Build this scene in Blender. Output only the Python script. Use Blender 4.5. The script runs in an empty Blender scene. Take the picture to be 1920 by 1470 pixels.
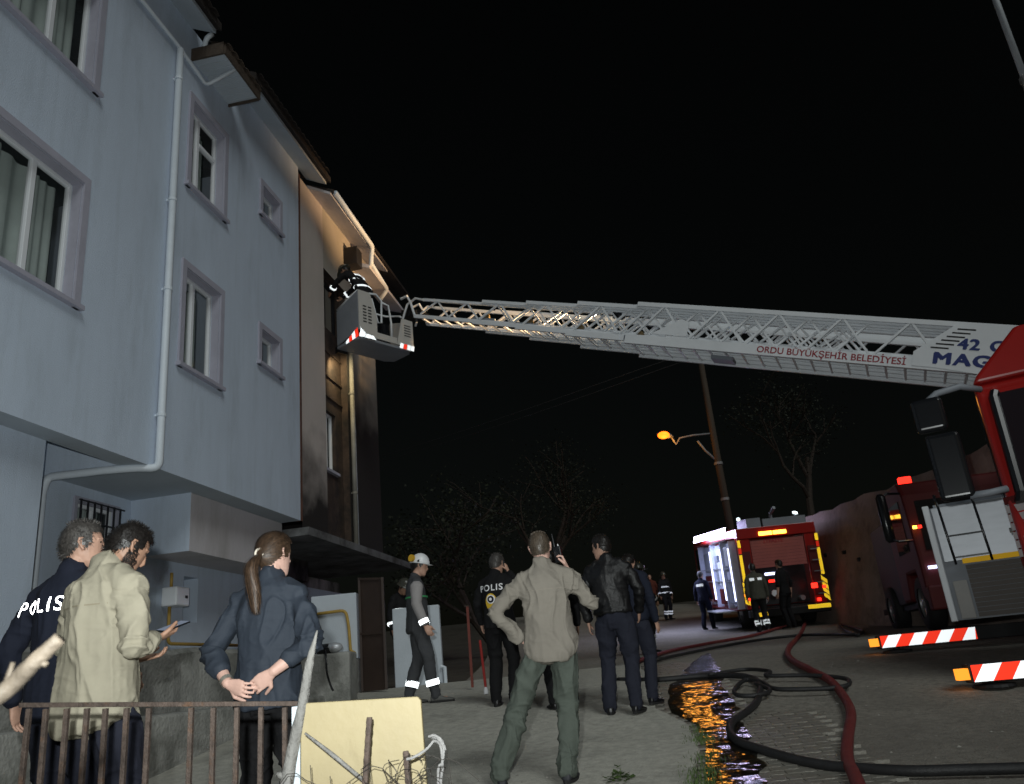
# Night photograph of a fire brigade ladder truck at a burnt flat: everything is built in metres,
# camera at (0, 0, 1.6), +Y up the street, Z up.
import bpy, bmesh, math, random
import numpy as np
from mathutils import Vector, Matrix, noise as mnoise
from mathutils.bvhtree import BVHTree
from mathutils.geometry import tessellate_polygon
random.seed(7)
RNG = np.random.default_rng(11)
R = math.radians
scene = bpy.context.scene
COL = scene.collection

# ------------------------------------------------------------------ camera
PITCH, ROLL, ZC = R(19.06), R(5.66), 1.6
fw = Vector((0, math.cos(PITCH), math.sin(PITCH))); r0 = Vector((1, 0, 0)); u0 = r0.cross(fw)
cr, sr = math.cos(ROLL), math.sin(ROLL)
rt, up = r0 * cr - u0 * sr, r0 * sr + u0 * cr
cam = bpy.data.cameras.new('camera'); camo = bpy.data.objects.new('camera', cam); COL.objects.link(camo)
camo.matrix_world = Matrix(((rt.x, up.x, -fw.x, 0), (rt.y, up.y, -fw.y, 0), (rt.z, up.z, -fw.z, ZC), (0, 0, 0, 1)))
cam.sensor_width = 36; cam.lens = 1505 / 1920 * 36; cam.clip_start = .05; cam.clip_end = 2000
cam.dof.use_dof = True; cam.dof.focus_distance = 5.2; cam.dof.aperture_fstop = 5.6
scene.camera = camo
# ------------------------------------------------------------------ night sky, added ambient fill, photographer's flash
wd = bpy.data.worlds.new('World'); scene.world = wd; wd.use_nodes = True
nt = wd.node_tree; bg = nt.nodes['Background']
sky = nt.nodes.new('ShaderNodeTexSky'); sky.sky_type = 'NISHITA'; sky.sun_disc = False
sky.sun_elevation = R(24); sky.sun_rotation = R(155); sky.air_density = .6; sky.dust_density = 4; sky.ozone_density = .3
tint = nt.nodes.new('ShaderNodeMix'); tint.data_type = 'RGBA'; tint.blend_type = 'MULTIPLY'; tint.inputs[0].default_value = 1; tint.inputs[7].default_value = (1.5, 1.25, .75, 1)
nt.links.new(sky.outputs[0], tint.inputs[6]); nt.links.new(tint.outputs[2], bg.inputs[0]); bg.inputs[1].default_value = .0010
def light(name, kind, loc, power, color, parent=None, **kw):
    l = bpy.data.lights.new(name, kind); l.energy = power; l.color = color
    for k, v in kw.items(): setattr(l, k, v)
    o = bpy.data.objects.new(name, l); COL.objects.link(o); o.location = loc; o.parent = parent
    return o
def aim(o, target):
    d = Vector(target) - o.location
    o.rotation_euler = d.to_track_quat('-Z', 'Y').to_euler()
# the one distant lamp, turned down to a night level: ambient fill added from behind the camera
sun = light('sun', 'SUN', (6, -10, 20), .82, (.94, 1, .985), angle=R(25))
aim(sun, Vector((6, -10, 20)) + Vector((-.35, .65, -.68)))
# the flash gun on the camera's hot shoe, up and to the left of the lens because the camera is tilted
flash = light('camera_flash', 'SPOT', (-.12, -.02, 1.82), 1300, (.95, 1, .985), shadow_soft_size=.03, spot_size=R(112), spot_blend=1.)
aim(flash, (-.3, 10, 6.6))
scene.view_settings.view_transform = 'Standard'; scene.view_settings.look = 'None'
scene.view_settings.exposure = 0; scene.view_settings.gamma = 1; scene.view_settings.use_curve_mapping = False
scene.render.engine = 'CYCLES'
scene.cycles.use_denoising = True
scene.cycles.max_bounces = 5; scene.cycles.caustics_reflective = False; scene.cycles.caustics_refractive = False
scene.cycles.sample_clamp_indirect = 4

# ------------------------------------------------------------------ materials
def mat(name, col, rough=.7, metal=0, spec=.4, var=.12, vscale=3., bump=.0, bscale=40., emit=None, estr=0, coat=0, dirt=None, dscale=1.2, sheen=0, stretch=None):
    """Principled material; colour varies by noise, fine relief by bump."""
    m = bpy.data.materials.new(name); m.use_nodes = True; t = m.node_tree; n = t.nodes; b = n['Principled BSDF']
    b.inputs['Roughness'].default_value = rough; b.inputs['Metallic'].default_value = metal
    b.inputs['Specular IOR Level'].default_value = spec
    if coat: b.inputs['Coat Weight'].default_value = coat; b.inputs['Coat Roughness'].default_value = .08
    if sheen and False: b.inputs['Sheen Weight'].default_value = sheen
    tc = n.new('ShaderNodeTexCoord'); vec = tc.outputs['Object']
    if stretch:
        mp = n.new('ShaderNodeMapping'); mp.inputs['Scale'].default_value = stretch; t.links.new(vec, mp.inputs[0]); vec = mp.outputs[0]
    c = (*col, 1)
    if var:
        a = n.new('ShaderNodeTexNoise'); a.inputs['Scale'].default_value = vscale; a.inputs['Detail'].default_value = 6; a.inputs['Roughness'].default_value = .65
        t.links.new(vec, a.inputs['Vector'])
        rp = n.new('ShaderNodeValToRGB'); t.links.new(a.outputs[0], rp.inputs[0])
        e = rp.color_ramp.elements
        e[0].position = .28; e[1].position = .72
        e[0].color = tuple(x * (1 - var) for x in col) + (1,); e[1].color = tuple(min(1, x * (1 + var)) for x in col) + (1,)
        src = rp.outputs[0]
        if dirt:
            d = n.new('ShaderNodeTexNoise'); d.inputs['Scale'].default_value = dscale; d.inputs['Detail'].default_value = 8; d.inputs['Roughness'].default_value = .7
            t.links.new(vec, d.inputs['Vector'])
            dr = n.new('ShaderNodeValToRGB'); t.links.new(d.outputs[0], dr.inputs[0]); dr.color_ramp.elements[0].position = dirt[1]; dr.color_ramp.elements[1].position = dirt[2]
            mx = n.new('ShaderNodeMix'); mx.data_type = 'RGBA'; t.links.new(dr.outputs[0], mx.inputs[0]); t.links.new(src, mx.inputs[6]); mx.inputs[7].default_value = (*dirt[0], 1)
            src = mx.outputs[2]
        t.links.new(src, b.inputs['Base Color'])
    else:
        b.inputs['Base Color'].default_value = c
    if bump:
        k = n.new('ShaderNodeTexNoise'); k.inputs['Scale'].default_value = bscale; k.inputs['Detail'].default_value = 5
        t.links.new(tc.outputs['Object'], k.inputs['Vector'])
        bp = n.new('ShaderNodeBump'); bp.inputs['Strength'].default_value = bump; bp.inputs['Distance'].default_value = .02
        t.links.new(k.outputs[0], bp.inputs['Height']); t.links.new(bp.outputs[0], b.inputs['Normal'])
    if emit:
        b.inputs['Emission Color'].default_value = (*emit, 1); b.inputs['Emission Strength'].default_value = estr
    return m
def retro(name, col, gain=.5, rough=.33):
    """Glass-bead tape: a glossy lobe that returns light to where it came from, over a plain diffuse coat."""
    m = bpy.data.materials.new(name); m.use_nodes = True; t = m.node_tree; n = t.nodes
    for x in list(n): n.remove(x)
    o = n.new('ShaderNodeOutputMaterial'); g_ = n.new('ShaderNodeBsdfGlossy'); d = n.new('ShaderNodeBsdfDiffuse'); geo = n.new('ShaderNodeNewGeometry'); mx = n.new('ShaderNodeMixShader')
    g_.inputs['Color'].default_value = (*col, 1); g_.inputs['Roughness'].default_value = rough; d.inputs['Color'].default_value = (*[c * .7 for c in col], 1)
    t.links.new(geo.outputs['Incoming'], g_.inputs['Normal']); mx.inputs[0].default_value = gain
    t.links.new(d.outputs[0], mx.inputs[1]); t.links.new(g_.outputs[0], mx.inputs[2]); t.links.new(mx.outputs[0], o.inputs[0])
    return m
def glow(name, col, s):
    return mat(name, (.02, .02, .02), .4, var=0, emit=col, estr=s)
def glassmat(name, col, rough=.04, alpha=.35):
    m = bpy.data.materials.new(name); m.use_nodes = True; t = m.node_tree; n = t.nodes; b = n['Principled BSDF']
    b.inputs['Base Color'].default_value = (*col, 1); b.inputs['Roughness'].default_value = rough; b.inputs['Alpha'].default_value = alpha
    b.inputs['Specular IOR Level'].default_value = .6
    return m

# ------------------------------------------------------------------ mesh collecting helper
def orient(d, upv=(0, 0, 1)):
    d = Vector(d).normalized(); upv = Vector(upv)
    if abs(d.dot(upv)) > .98: upv = Vector((1, 0, 0)) if abs(d.x) < .9 else Vector((0, 1, 0))
    x = d.cross(upv).normalized(); y = x.cross(d).normalized()
    return x, y, d
class MB:
    def __init__(s): s.v = []; s.f = []; s.m = []; s.cur = 0
    def add(s, vs, fs):
        k = len(s.v); s.v += [tuple(v) for v in vs]; s.f += [tuple(i + k for i in f) for f in fs]; s.m += [s.cur] * len(fs); return s
    def hexa(s, p): return s.add(p, [(0, 3, 2, 1), (4, 5, 6, 7), (0, 1, 5, 4), (1, 2, 6, 5), (2, 3, 7, 6), (3, 0, 4, 7)])
    def box(s, x0, x1, y0, y1, z0, z1): return s.hexa([(x0, y0, z0), (x1, y0, z0), (x1, y1, z0), (x0, y1, z0), (x0, y0, z1), (x1, y0, z1), (x1, y1, z1), (x0, y1, z1)])
    def bar(s, a, b, w, h=None, upv=(0, 0, 1), ext=0):
        a, b = Vector(a), Vector(b); h = h or w; x, y, d = orient(b - a, upv); a = a - d * ext; b = b + d * ext
        q = [x * (i * w / 2) + y * (j * h / 2) for i, j in ((-1, -1), (1, -1), (1, 1), (-1, 1))]
        return s.hexa([a + k for k in q] + [b + k for k in q])
    def tube(s, pts, r, n=8, cap=True, flat=1.):
        pts = [Vector(p) for p in pts]; rs = r if isinstance(r, (list, tuple)) else [r] * len(pts)
        k = len(s.v); prev = None; vs = []; fs = []
        for i, p in enumerate(pts):
            d = (pts[min(i + 1, len(pts) - 1)] - pts[max(i - 1, 0)])
            d = d.normalized() if d.length > 1e-9 else Vector((0, 0, 1))
            if prev is None: x, y, _ = orient(d)
            else:
                x = (prev - d * prev.dot(d)); x = x.normalized() if x.length > 1e-6 else orient(d)[0]; y = d.cross(x) * -1; y = x.cross(d) * 1
            prev = x
            for j in range(n):
                t = 2 * math.pi * j / n; vs.append(p + x * (math.cos(t) * rs[i]) + y * (math.sin(t) * rs[i] * flat))
        for i in range(len(pts) - 1):
            for j in range(n): fs.append((i * n + j, i * n + (j + 1) % n, (i + 1) * n + (j + 1) % n, (i + 1) * n + j))
        if cap: fs.append(tuple(range(n))[::-1]); fs.append(tuple((len(pts) - 1) * n + j for j in range(n)))
        return s.add(vs, fs)
    def prism(s, poly, origin, ax, ay, depth):
        """extrude a 2-D polygon (in axes ax, ay from origin) by the vector depth"""
        o, ax, ay, dp = Vector(origin), Vector(ax), Vector(ay), Vector(depth); n = len(poly)
        a = [o + ax * x + ay * y for x, y in poly]; b = [p + dp for p in a]
        tri = tessellate_polygon([[Vector((x, y, 0)) for x, y in poly]])
        fs = [tuple(t) for t in tri] + [tuple(i + n for i in t)[::-1] for t in tri] + [(i, (i + 1) % n, n + (i + 1) % n, n + i) for i in range(n)]
        return s.add(a + b, fs)
    def ring(s, rings, cap=True):
        n = len(rings[0]); vs = [p for r in rings for p in r]; fs = []
        for i in range(len(rings) - 1):
            for j in range(n): fs.append((i * n + j, i * n + (j + 1) % n, (i + 1) * n + (j + 1) % n, (i + 1) * n + j))
        if cap: fs.append(tuple(range(n))[::-1]); fs.append(tuple((len(rings) - 1) * n + j for j in range(n)))
        return s.add(vs, fs)
    def ball(s, c, r, nu=12, nv=8, rot=None):
        c = Vector(c); rr = Vector(r) if not isinstance(r, (int, float)) else Vector((r, r, r)); rings = []
        for i in range(nv + 1):
            t = math.pi * (i + .02) / (nv + .04)
            ring = []
            for j in range(nu):
                p = 2 * math.pi * j / nu; v = Vector((rr.x * math.sin(t) * math.cos(p), rr.y * math.sin(t) * math.sin(p), -rr.z * math.cos(t)))
                ring.append(c + (rot @ v if rot else v))
            rings.append(ring)
        return s.ring(rings)
    def mesh(s, name, recalc=True):
        me = bpy.data.meshes.new(name); me.from_pydata(s.v, [], s.f)
        if any(s.m): me.polygons.foreach_set('material_index', s.m)
        me.validate()
        if recalc:
            bm = bmesh.new(); bm.from_mesh(me); bmesh.ops.recalc_face_normals(bm, faces=bm.faces); bm.to_mesh(me); bm.free()
        me.update(); return me
    def build(s, name, m, parent=None, smooth=False, bevel=0, seg=2, recalc=True):
        return obj(name, s.mesh(name, recalc), m, parent, smooth, bevel, seg)
def obj(name, me, m=None, parent=None, smooth=False, bevel=0, seg=2):
    o = bpy.data.objects.new(name, me); COL.objects.link(o); o.parent = parent
    for x in (m if isinstance(m, (list, tuple)) else [m]):
        if x and len(me.materials) < 4: me.materials.append(x)
    if smooth:
        me.polygons.foreach_set('use_smooth', [True] * len(me.polygons))
    if bevel:
        b = o.modifiers.new('bevel', 'BEVEL'); b.width = bevel; b.segments = seg; b.limit_method = 'ANGLE'; b.angle_limit = R(35)
    return o
def again(name, me, parent, loc=(0, 0, 0), rot=(0, 0, 0)):
    o = bpy.data.objects.new(name, me); COL.objects.link(o); o.parent = parent; o.location = loc; o.rotation_euler = rot; return o
def empty(name, loc=(0, 0, 0), rz=0):
    o = bpy.data.objects.new(name, None); COL.objects.link(o); o.location = loc; o.rotation_euler = (0, 0, rz); o.empty_display_size = .2; return o
def tag(o, label=None, cat=None, group=None, kind=None):
    for k, v in (('label', label), ('category', cat), ('group', group), ('kind', kind)):
        if v: o[k] = v
    return o
def text(name, s, size, m, parent, matrix, extrude=.002, bold=0, space=1., squash=1., heavy=0):
    """flat lettering as a mesh, baseline start at the matrix origin, x along the text, y up, z out of the surface"""
    cu = bpy.data.curves.new(name, 'FONT'); cu.body = s; cu.size = size; cu.extrude = extrude; cu.offset = bold; cu.space_character = space; cu.resolution_u = 3
    o = bpy.data.objects.new(name, cu); COL.objects.link(o)
    me = bpy.data.meshes.new_from_object(o.evaluated_get(bpy.context.evaluated_depsgraph_get()))
    bpy.data.objects.remove(o); bpy.data.curves.remove(cu)
    me.transform(Matrix.Diagonal((squash, 1, 1, 1)))
    if heavy:      # heavier strokes: the same outlines laid side by side, each a hair above the last
        bm = bmesh.new()
        for k in range(4):
            c = me.copy(); c.transform(Matrix.Translation((heavy * k / 3, heavy * .5 * (k % 2), .0006 * k))); bm.from_mesh(c); bpy.data.meshes.remove(c)
        bm.to_mesh(me); bm.free()
    me.transform(matrix)
    me.materials.clear(); t = obj(name, me, m, parent); return t
def axes(origin, x, y):
    x = Vector(x).normalized(); y = Vector(y); y = (y - x * y.dot(x)).normalized(); z = x.cross(y); o = Vector(origin)
    return Matrix(((x.x, y.x, z.x, o.x), (x.y, y.y, z.y, o.y), (x.z, y.z, z.z, o.z), (0, 0, 0, 1)))

# ------------------------------------------------------------------ terrain: the street climbs away from the camera
GY = [-40, -5, 0, 2, 4, 5.8, 7.8, 9.8, 14, 18, 21, 23, 26, 29, 33, 40, 60, 300]
GZ = [-.6, -.1, .35, .62, .75, .80, 1.0, 1.28, 1.55, 1.72, 1.88, 2.02, 2.30, 2.60, 3.05, 3.8, 5.2, 14.]
def g(y): return float(np.interp(y, GY, GZ))
def sheet(name, xf, ys, nx, dz, m, kind='structure'):
    """a strip of ground: xf(y) -> (x0, x1)"""
    mb = MB(); vs = []; fs = []
    for y in ys:
        a, b = xf(y)
        for i in range(nx + 1): vs.append((a + (b - a) * i / nx, y, g(y) + dz))
    for j in range(len(ys) - 1):
        for i in range(nx): k = j * (nx + 1) + i; fs.append((k, k + 1, k + nx + 2, k + nx + 1))
    mb.add(vs, fs); o = mb.build(name, m, recalc=False, smooth=True); return tag(o, kind=kind)
EY = [2.0, 4.5, 5.8, 6.9, 7.8, 8.6, 9.6, 11.8, 13.2]; EX = [.2, .62, .93, 1.17, 1.27, 1.1, 1.22, 1.45, 1.5]
def edge(y): return float(np.interp(y, EY, EX))     # right edge of the concrete apron
# ------------------------------------------------------------------ ground, road, apron, pavers, water
M = {}
M['soil'] = mat('soil', (.05, .045, .035), .95, var=.4, vscale=2, bump=.5, bscale=15)
M['road'] = mat('worn_grey_road', (.23, .215, .185), .85, var=.38, vscale=16, bump=.7, bscale=55, dirt=((.14, .13, .115), .5, .75), dscale=.5)
M['apron'] = mat('poured_concrete', (.42, .41, .36), .9, var=.24, vscale=13, bump=.7, bscale=50, dirt=((.17, .17, .15), .52, .75), dscale=.9)
M['paver'] = mat('wet_paver', (.20, .19, .165), .5, var=.3, vscale=5, bump=.4, bscale=60)
M['joint'] = mat('joint_sand', (.025, .024, .02), .8, var=.3, vscale=9)
ys = [-40, -20, -8, -5, -2, 0, 1, 2, 3, 4, 5, 5.8, 7, 7.8, 9, 9.8, 12, 14, 16, 18, 21, 23, 26, 29, 33, 40, 60, 120, 300]
sheet('ground', lambda y: (-150, 150), ys, 12, -.10, M['soil'])
sheet('road', lambda y: (edge(y) - .02 if y < 13 else -1.2 - (y - 13) * .02, 8.1), [y for y in ys if -8 <= y <= 60], 20, -.03, M['road'])
# apron: slab with a rough right edge, 6 cm above the gutter
mb = MB(); ysa = list(np.arange(1.0, 13.4, .16)); top = []; bot = []
for y in ysa:
    e = edge(y) + .05 * mnoise.noise((y * 2.3, 0, 1)) + .03 * mnoise.noise((y * 7, 3, 1))
    for i in range(9): top.append((-6.2 + (e + 6.2) * (i / 8) ** .6, y, g(y) + .012 + .006 * mnoise.noise((i, y, 0))))
    bot.append((e + .03, y, g(y) - .08))
n = len(ysa); fs = []
for j in range(n - 1):
    for i in range(8): k = j * 9 + i; fs.append((k, k + 1, k + 10, k + 9))
    fs.append((j * 9 + 8, 9 * n + j, 9 * n + j + 1, (j + 1) * 9 + 8))
mb.add(top + bot, fs); tag(mb.build('pavement', M['apron'], smooth=False, recalc=False), kind='structure')
# interlocking paver gutter strip
strip = sheet('paver_strip', lambda y: (edge(y) - .05, edge(y) + .74 + .3 * mnoise.noise((y * .8, 2, 5)) + (.35 if y < 8 else .05)), [y for y in np.arange(4.4, 13.3, .1)], 2, -.024, M['joint'])
def paver_mesh(name):
    h, w, d = .025, .096, .046
    zig = [(-w, -d), (-w * .5, -d), (-w * .25, -d - .012), (w * .25, -d + .012), (w * .5, -d), (w, -d), (w, d), (w * .5, d), (w * .25, d + .012), (-w * .25, d - .012), (-w * .5, d), (-w, d)]
    m_ = MB(); m_.prism(zig, (0, 0, 0), (1, 0, 0), (0, 1, 0), (0, 0, h)); me = m_.mesh(name); me.materials.append(M['paver']); return me
pm = paver_mesh('paver'); cand = []
for r in range(int((13.2 - 4.5) / .1)):
    y = 4.5 + r * .1
    for c in range(9):
        x = edge(y) + .1 + c * .2 + (.1 if r % 2 else 0)
        lim = edge(y) + .80 + .30 * mnoise.noise((y * .8, 2, 5)) + .06 * mnoise.noise((y * 3, c, 5)) + (.35 if y < 8 else .05)
        if x < lim: cand.append((x, y))
cand.sort(key=lambda p: p[1]); rest = MB()
for k, (x, y) in enumerate(cand):
    z = g(y) - .024 + random.uniform(-.002, .002); slope = math.atan((g(y + .1) - g(y - .1)) / .2)
    if k < 290: again('paver', pm, strip, (x, y, z - .008), (slope + random.uniform(-.008, .008), random.uniform(-.008, .008), random.uniform(-.03, .03)))
    else:
        rest.hexa([(x + sx * .096, y + sy * .046, z + sz * .013 + sy * .046 * math.tan(slope)) for sz in (0, 1) for sx, sy in ((-1, -1), (1, -1), (1, 1), (-1, 1))])
if rest.v: tag(rest.build('far_pavers', M['paver'], strip), kind='stuff')
# running water in the gutter
def water_mat():
    m = bpy.data.materials.new('running_water'); m.use_nodes = True; t = m.node_tree; n = t.nodes
    for x in list(n): n.remove(x)
    o = n.new('ShaderNodeOutputMaterial'); gl = n.new('ShaderNodeBsdfGlossy'); tr = n.new('ShaderNodeBsdfTransparent'); fr = n.new('ShaderNodeFresnel'); mx = n.new('ShaderNodeMixShader')
    fr.inputs[0].default_value = 1.6; gl.inputs['Roughness'].default_value = .10; tr.inputs[0].default_value = (.6, .58, .5, 1)
    tc = n.new('ShaderNodeTexCoord'); a = n.new('ShaderNodeTexNoise'); a.inputs['Scale'].default_value = 3.6; a.inputs['Detail'].default_value = 2.6
    bp = n.new('ShaderNodeBump'); bp.inputs['Strength'].default_value = 1; bp.inputs['Distance'].default_value = .026
    t.links.new(tc.outputs['Object'], a.inputs['Vector']); t.links.new(a.outputs[0], bp.inputs['Height'])
    for k in (gl, fr): t.links.new(bp.outputs[0], k.inputs['Normal'])
    t.links.new(fr.outputs[0], mx.inputs[0]); t.links.new(tr.outputs[0], mx.inputs[1]); t.links.new(gl.outputs[0], mx.inputs[2]); t.links.new(mx.outputs[0], o.inputs[0])
    return m
M['water'] = water_mat()
def wx(y):
    c = np.interp(y, [4.4, 5.6, 6.6, 7.6, 8.4, 9.5, 11, 12.5, 14.5], [.95, 1.25, 1.48, 1.62, 1.66, 1.8, 2.15, 2.45, 2.9])
    w = np.interp(y, [4.4, 6, 8, 10, 12.5, 14.5], [.34, .36, .36, .30, .18, .03]); return max(edge(min(y, 13)) + .07, c - w * 1.3 - .06 * mnoise.noise((y * 3, 0, 0))), c + w * (.25 if y < 8.2 else .6) + .08 * mnoise.noise((y * 4, 7, 0))
sheet('water', wx, [y for y in np.arange(4.4, 14.5, .12)], 10, -.0, M['water'])
# grass and weeds on the rough edge of the apron
M['grass'] = mat('grass', (.07, .115, .03), .7, var=.5, vscale=9)
def blades(name, spots, m, lab, cat):
    mb = MB(); vs = []; fs = []
    for (x, y, z, h, w) in spots:
        a = random.uniform(0, 6.28); lx, ly = math.cos(a) * h * random.uniform(.2, .8), math.sin(a) * h * random.uniform(.2, .8); px, py = -math.sin(a) * w, math.cos(a) * w
        k = len(vs); vs += [(x - px, y - py, z), (x + px, y + py, z), (x + lx * .45 + px * .8, y + ly * .45 + py * .8, z + h * .65), (x + lx * .45 - px * .8, y + ly * .45 - py * .8, z + h * .65), (x + lx, y + ly, z + h * .9)]
        fs += [(k, k + 1, k + 2, k + 3), (k + 3, k + 2, k + 4)]
    mb.add(vs, fs); return tag(mb.build(name, m, recalc=False), lab, cat, kind='stuff')
sp = []
for i in range(3200):
    y = random.uniform(4.6, 7.7); dens = mnoise.noise((y * 2.6, 4, 0)) * 1.1 + .5 - (y - 6.2) * .14
    if random.random() < dens:
        x = edge(y) + .04 + random.gauss(0, .045 + .012 * (7.8 - y)); sp.append((x, y, g(y) + .0, random.uniform(.012, .05), random.uniform(.0012, .003)))
blades('grass', sp, M['grass'], 'low green grass and weeds along the broken edge of the pavement', 'grass')
def weed(cx, cy, lab, n=70, r=.09, h=.09):
    vs = []; fs = []; mb = MB()
    for i in range(n):
        a = random.uniform(0, 6.28); d = random.uniform(.1, 1) * r; z0 = g(cy) + .012; tilt = random.uniform(.2, .9); L = random.uniform(.03, .06); b = random.uniform(0, 6.28)
        c = Vector((cx + math.cos(a) * d, cy + math.sin(a) * d, z0 + random.uniform(.005, h) * (1.1 - d / r))); f = Vector((math.cos(b), math.sin(b), tilt - .4)).normalized() * L; s_ = f.cross(Vector((0, 0, 1))).normalized() * L * .35
        k = len(vs); vs += [c, c + f * .5 + s_, c + f, c + f * .5 - s_]; fs.append((k, k + 1, k + 2, k + 3))
    mb.add(vs, fs); e = empty('weed', (0, 0, 0)); mb.build('leaves', M['grass'], e, recalc=False)
    st = MB(); st.tube([(cx, cy, g(cy) + .01), (cx + .01, cy, g(cy) + .012 + h * .8)], .003, 5); st.build('stem', M['grass'], e)
    return tag(e, lab, 'weed')
weed(.47, 6.02, 'small leafy weed in the concrete right of the man in grey green trousers')

# small grit and crumbs lying on the pavement and road
gr = MB(); rnd = random.Random(21)
for i in range(420):
    y = rnd.uniform(4.6, 12); x = rnd.uniform(-2.2, 4.2); on = x < edge(y) - .05
    if edge(y) - .05 < x < edge(y) + 1.1: continue
    r = rnd.uniform(.003, .011) * (1.6 if rnd.random() < .08 else 1); z = g(y) + (.014 if on else -.028); rot = Matrix.Rotation(rnd.uniform(0, 6), 3, 'Z')
    gr.add([Vector((x, y, z)) + rot @ Vector((a * r * rnd.uniform(.7, 1.3), b * r, c * r * .7)) for a, b, c in ((-1, -1, 0), (1, -1, 0), (1, 1, 0), (-1, 1, 0), (.1, 0, 1.2))], [(0, 1, 4), (1, 2, 4), (2, 3, 4), (3, 0, 4)])
tag(gr.build('grit', mat('pale_grit', (.30, .29, .26), .9, var=.5, vscale=3)), 'scattered grit and crumbs of mortar on the pavement and road', 'grit', kind='stuff')
# ------------------------------------------------------------------ the apartment block on the left
# local axes of a block: x along the street (s), y into the building (d), z up
TH = R(90 - 8.7457); EXV = Vector((math.cos(TH), math.sin(TH), 0)); ENV = Vector((math.sin(TH), -math.cos(TH), 0)); FO = ENV * -6
def FP(s, d, z): return EXV * s - ENV * (6 + d) + Vector((0, 0, z))
WALL = mat('blue_grey_render', (.50, .58, .69), .9, var=.07, vscale=2.2, bump=.4, bscale=70, dirt=((.36, .42, .49), .52, .80), dscale=1.5, stretch=(1, 1, .22))
WALL2 = mat('pinkish_render', (.55, .53, .55), .9, var=.06, vscale=.8, bump=.25, bscale=90, dirt=((.3, .28, .27), .5, .8), dscale=.8, stretch=(1, 1, .3))
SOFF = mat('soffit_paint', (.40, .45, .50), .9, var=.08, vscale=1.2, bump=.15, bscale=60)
TRIM = mat('lilac_grey_trim', (.36, .36, .43), .85, var=.1, vscale=2.5, bump=.15, bscale=70)
PVC = mat('white_pvc', (.72, .75, .78), .35, var=.04)
PIPE = mat('white_drainpipe', (.62, .68, .74), .45, var=.06, vscale=4)
GLASS = glassmat('window_glass', (.03, .045, .045), .03, .24)
CURT = mat('pale_green_curtain', (.44, .51, .49), .9, var=.1, vscale=3)
DARKROOM = mat('dark_room', (.02, .022, .022), .9, var=0)
TILE = mat('dark_roof_tile', (.022, .017, .015), .8, var=.4, vscale=6, bump=.4, bscale=30)
TILEB = mat('brown_tile', (.065, .048, .036), .8, var=.35, vscale=9, bump=.4, bscale=30)
IRON = mat('black_iron', (.015, .015, .018), .5, var=.2)
RUST = mat('rusty_steel', (.075, .055, .045), .75, .2, var=.5, vscale=22, bump=.4, bscale=90, dirt=((.12, .06, .03), .55, .75), dscale=14)
CONC = mat('stained_concrete', (.30, .30, .28), .92, var=.3, vscale=1.7, bump=.7, bscale=26, dirt=((.12, .125, .11), .47, .70), dscale=2.2)
GASY = mat('yellow_gas_pipe', (.42, .27, .06), .55, var=.15, vscale=8)
SOOT = mat('sooted_panel', (.055, .036, .026), .85, var=.5, vscale=3, bump=.4, bscale=30, dirt=((.012, .01, .009), .42, .62), dscale=1.4)
SOOTWALL = mat('smoke_stained_render', (.34, .32, .31), .9, var=.2, vscale=1.2, bump=.3, bscale=60, dirt=((.02, .018, .016), .40, .62), dscale=.9, stretch=(1, 1, .4))
def streaks(m, col, lo=.56, hi=.74, sx=5., sz=.22):
    """faint rain runs down a rendered wall"""
    t = m.node_tree; n = t.nodes; b = n['Principled BSDF']; src = b.inputs['Base Color'].links[0].from_socket; tc = n.new('ShaderNodeTexCoord'); mp = n.new('ShaderNodeMapping'); mp.inputs['Scale'].default_value = (sx, sx, sz)
    a = n.new('ShaderNodeTexNoise'); a.inputs['Scale'].default_value = 1.6; a.inputs['Detail'].default_value = 7; r = n.new('ShaderNodeMapRange'); r.inputs[1].default_value = lo; r.inputs[2].default_value = hi; r.inputs[4].default_value = .22
    mx = n.new('ShaderNodeMix'); mx.data_type = 'RGBA'; mx.inputs[7].default_value = (*col, 1)
    t.links.new(tc.outputs['Object'], mp.inputs[0]); t.links.new(mp.outputs[0], a.inputs['Vector']); t.links.new(a.outputs[0], r.inputs[0]); t.links.new(r.outputs[0], mx.inputs[0]); t.links.new(src, mx.inputs[6]); t.links.new(mx.outputs[2], b.inputs['Base Color'])
streaks(WALL, (.33, .38, .43))
def sootmat(name, col, z_hi, rng, soot=(.014, .012, .011)):
    m = mat(name, col, .9, var=.08, vscale=1.2, bump=.3, bscale=60, stretch=(1, 1, .4)); t = m.node_tree; n = t.nodes; b = n['Principled BSDF']
    src = b.inputs['Base Color'].links[0].from_socket; tc = n.new('ShaderNodeTexCoord'); sx = n.new('ShaderNodeSeparateXYZ'); t.links.new(tc.outputs['Object'], sx.inputs[0])
    ns = n.new('ShaderNodeTexNoise'); ns.inputs['Scale'].default_value = 1.3; ns.inputs['Detail'].default_value = 8; t.links.new(tc.outputs['Object'], ns.inputs['Vector'])
    a = n.new('ShaderNodeMath'); a.operation = 'MULTIPLY_ADD'; a.inputs[1].default_value = 2.4; t.links.new(ns.outputs[0], a.inputs[0]); t.links.new(sx.outputs[2], a.inputs[2])
    r = n.new('ShaderNodeMapRange'); r.inputs[1].default_value = z_hi + 1.2 - rng; r.inputs[2].default_value = z_hi + 1.2; t.links.new(a.outputs[0], r.inputs[0])
    mx = n.new('ShaderNodeMix'); mx.data_type = 'RGBA'; t.links.new(r.outputs[0], mx.inputs[0]); mx.inputs[6].default_value = (*soot, 1); t.links.new(src, mx.inputs[7]); t.links.new(mx.outputs[2], b.inputs['Base Color']); return m
STRIPW = sootmat('render_with_soot_at_foot', (.50, .45, .42), 6.2, 1.4)
ENDW = sootmat('render_heavily_sooted', (.36, .33, .285), 9.6, 2.6)
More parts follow.
